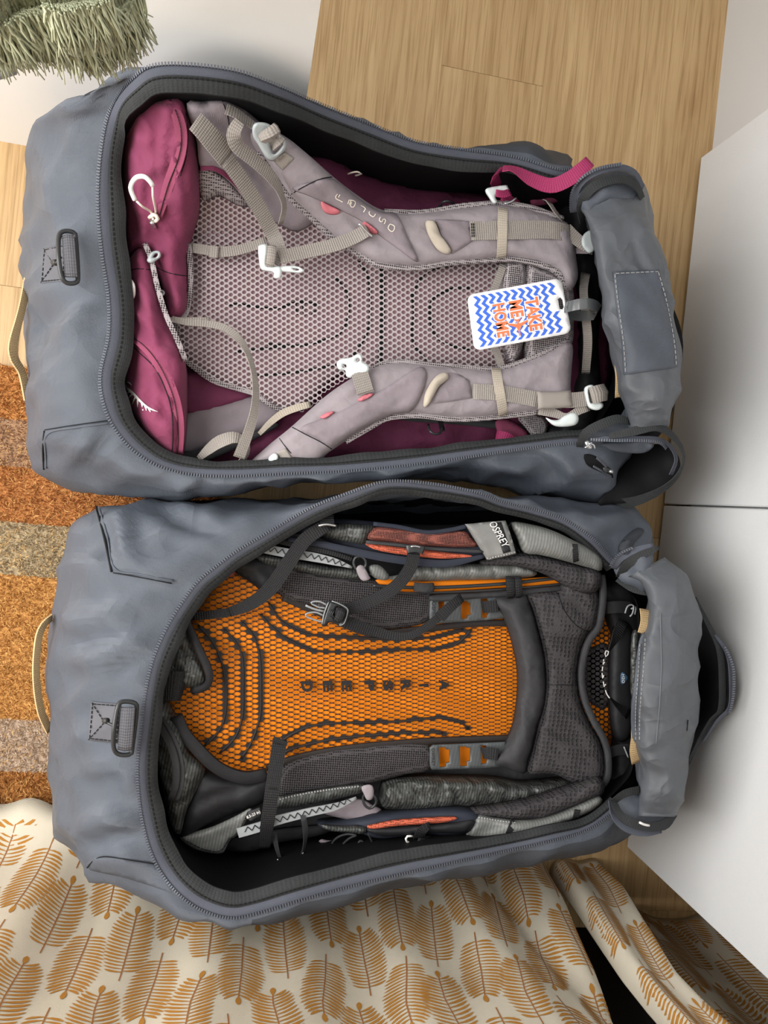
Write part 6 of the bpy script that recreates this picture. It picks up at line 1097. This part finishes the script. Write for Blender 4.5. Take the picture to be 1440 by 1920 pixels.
def slider(root, x, y, z, ang):
    c, s = math.cos(ang), math.sin(ang); q = lambda a, b: (x + a * c - b * s, y + a * s + b * c)
    pl = plate('zip_slider', M['metal'], root, [q(-8, -4), (q(0, -6)), q(8, -4), q(9, 0), q(8, 4), q(0, 5), q(-8, 4)], z + .004, 0.003)
    tube('pull', M['metal'], pl, [(*q(-3, 0), z + .008), (*q(4, -8), z + .01), (*q(12, -6), z + .008)], 1.8); tube('pull_bar', M['metal'], pl, [(*q(-2, -8), z + .008), (*q(2, 9), z + .008)], 1.8)
slider(b1, 1104, 834, .275, 1.1)
# pocket mouth with a small zip at the lower head corner
pad('pocket_mouth', M['lining'], b1, [(1096, 852), (1118, 856), (1142, 878), (1150, 896), (1128, 886), (1102, 872)], drape([b1], 0.002), 0.0, 4, 0.002, 6)
for q in ([(1118, 858), (1130, 868), (1146, 886)], [(1112, 874), (1130, 884), (1146, 894)]): stitch(M['teeth'], b1, q, [b1], 0.002, 0.0035, 0.0022, 0.003, name='zip_teeth')
pl = plate('zip_slider', M['blackplastic'], b1, [(1130, 874), (1142, 876), (1146, 884), (1134, 886)], float(hit(1138, 880, [b1])[2]) + .004); tube('rivet', M['metal'], pl, [(1144, 884, float(hit(1144, 884, [b1])[2]) + .004), (1147, 884, float(hit(1144, 884, [b1])[2]) + .008)], 4)
ribbon('carry_handle', M['tan'], b1, [(1152, 668, .29), (1156, 700, .29), (1160, 745, .285)], [3, 5, 15], twist=0)
# second bag
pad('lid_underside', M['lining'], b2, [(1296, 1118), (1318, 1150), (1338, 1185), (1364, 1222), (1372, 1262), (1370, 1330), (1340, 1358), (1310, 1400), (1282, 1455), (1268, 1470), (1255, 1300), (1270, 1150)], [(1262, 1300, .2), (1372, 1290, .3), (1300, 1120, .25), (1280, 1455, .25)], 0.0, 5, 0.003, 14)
ribbon('lid_facing', M['facing'], b2, [(1302, 1120, .265), (1328, 1172, .282), (1348, 1215, .298), (1354, 1270, .305), (1352, 1330, .3), (1334, 1352, .29), (1308, 1395, .275), (1280, 1450, .26)], [10, 14, 18, 20, 20, 18, 12, 8], twist=20)
ribbon('lid_zip_tape', M['ziptape'], b2, [(1340, 1190, .29), (1364, 1225, .303), (1371, 1270, .311), (1369, 1325, .305), (1345, 1352, .295), (1318, 1392, .28)], [6, 14, 15, 15, 9, 4], twist=25)
teeth_on(b2, [(1358, 1212, .302), (1374, 1250, .314), (1375, 1300, .314), (1368, 1336, .308)])
roll(b2, [(1180, 1080, 1240, 1048), (1204, 1092, 1276, 1078), (1217, 1125, 1298, 1118), (1214, 1170, 1305, 1160), (1204, 1220, 1304, 1215), (1198, 1280, 1301, 1280), (1193, 1350, 1296, 1350), (1199, 1420, 1287, 1425), (1206, 1480, 1274, 1490), (1196, 1530, 1264, 1532)], M['flap'], [.30, .32, .335, .34, .345, .345, .345, .335, .32, .3], 8.8)
pad('sewn_band', M['flapdark'], b2, [(1199, 1204), (1212, 1185), (1216, 1210), (1208, 1280), (1204, 1340), (1203, 1392), (1188, 1388), (1184, 1340), (1190, 1280)], [(1199, 1204, .315), (1188, 1388, .31), (1212, 1290, .335)], 0.001, 4, 0.002, 7)
stitch(M['stitchgrey'], b2, [(1200, 1206), (1197, 1260), (1192, 1330), (1192, 1384)], [b2], 0.0012); stitch(M['stitchgrey'], b2, [(1210, 1196), (1206, 1260), (1200, 1330), (1199, 1388)], [b2], 0.0012)
seam(b2, [(1238, 1150), (1240, 1250), (1236, 1330), (1230, 1395)], 0.7, 'thread'); seam(b2, [(1290, 1350), (1288, 1370)], 1.0)
ribbon('carry_handle', M['tan'], b2, [(1208, 1142, .3), (1209, 1165, .308), (1204, 1188, .31)], [20, 18, 20]); ribbon('carry_handle', M['tan'], b2, [(1190, 1300, .306), (1186, 1345, .306), (1186, 1388, .306)], [3, 4, 5]); ribbon('carry_handle', M['tan'], b2, [(1193, 1384, .309), (1191, 1408, .308), (1193, 1430, .3)], [22, 24, 20])
pad('lid_lining', M['ripdark'], b2, [(1186, 1190), (1196, 1186), (1198, 1250), (1192, 1310), (1184, 1300), (1184, 1240)], .285, 0.004, 5, 0.003, 6, wr=(0.004, 8, 0.4))
pad('lid_fold', M['flapdark'], b2, [(1152, 1062), (1175, 1040), (1215, 1030), (1226, 1060), (1214, 1110), (1190, 1100), (1165, 1090)], [(1152, 1062, .265), (1220, 1060, .3)], 0.006, 16, 0.003, 8, wr=(0.004, 12, 0.7))
ribbon('lid_zip_tape', M['ziptape'], b2, [(1150, 1066, .27), (1164, 1046, .285), (1192, 1032, .298), (1226, 1022, .305)], [12, 15, 13, 8], twist=15)
ribbon('lid_facing', M['facing'], b2, [(1162, 1082, .27), (1176, 1058, .29), (1202, 1042, .302), (1236, 1026, .31)], [16, 20, 18, 8], twist=10); ribbon('lid_facing', M['facing'], b2, [(1158, 1085, .265), (1186, 1104, .28), (1216, 1112, .29)], [14, 14, 12], twist=5)
teeth_on(b2, [(1144, 1062, .275), (1160, 1040, .29), (1188, 1026, .303)])
pad('lid_fold', M['flapdark'], b2, [(1152, 1500), (1180, 1486), (1202, 1492), (1240, 1520), (1262, 1500), (1266, 1525), (1246, 1548), (1200, 1550), (1166, 1536)], [(1152, 1500, .265), (1200, 1550, .28), (1262, 1510, .28)], 0.006, 16, 0.003, 8, wr=(0.004, 12, 0.4))
ribbon('lid_facing', M['facing'], b2, [(1203, 1480, .292), (1172, 1488, .29), (1152, 1502, .28)], [16, 18, 16], twist=8)
ribbon('lid_facing', M['facing'], b2, [(1150, 1500, .28), (1160, 1524, .292), (1182, 1542, .302), (1214, 1550, .305), (1246, 1546, .3), (1264, 1524, .288)], [16, 18, 18, 18, 20, 16], twist=15)
ribbon('lid_zip_tape', M['ziptape'], b2, [(1144, 1502, .272), (1150, 1530, .285), (1170, 1552, .295), (1204, 1562, .298), (1240, 1558, .293)], [10, 12, 13, 13, 8], twist=25)
tube('cord_end', M['print'], b2, [(1199, 1542, .318), (1208, 1546, .318), (1217, 1548, .316)], 2.5)
pl = plate('zip_slider', M['blackplastic'], b2, [(1166, 1016), (1178, 1012), (1182, 1020), (1172, 1036), (1164, 1032)], float(hit(1172, 1024, [b2])[2]) + .004)
pad('pocket_mouth', M['shell_shade'], b2, [(1160, 1030), (1172, 1008), (1196, 990), (1208, 996), (1190, 1018), (1176, 1040)], drape([b2], 0.0025), 0.004, 8, 0.002, 6)
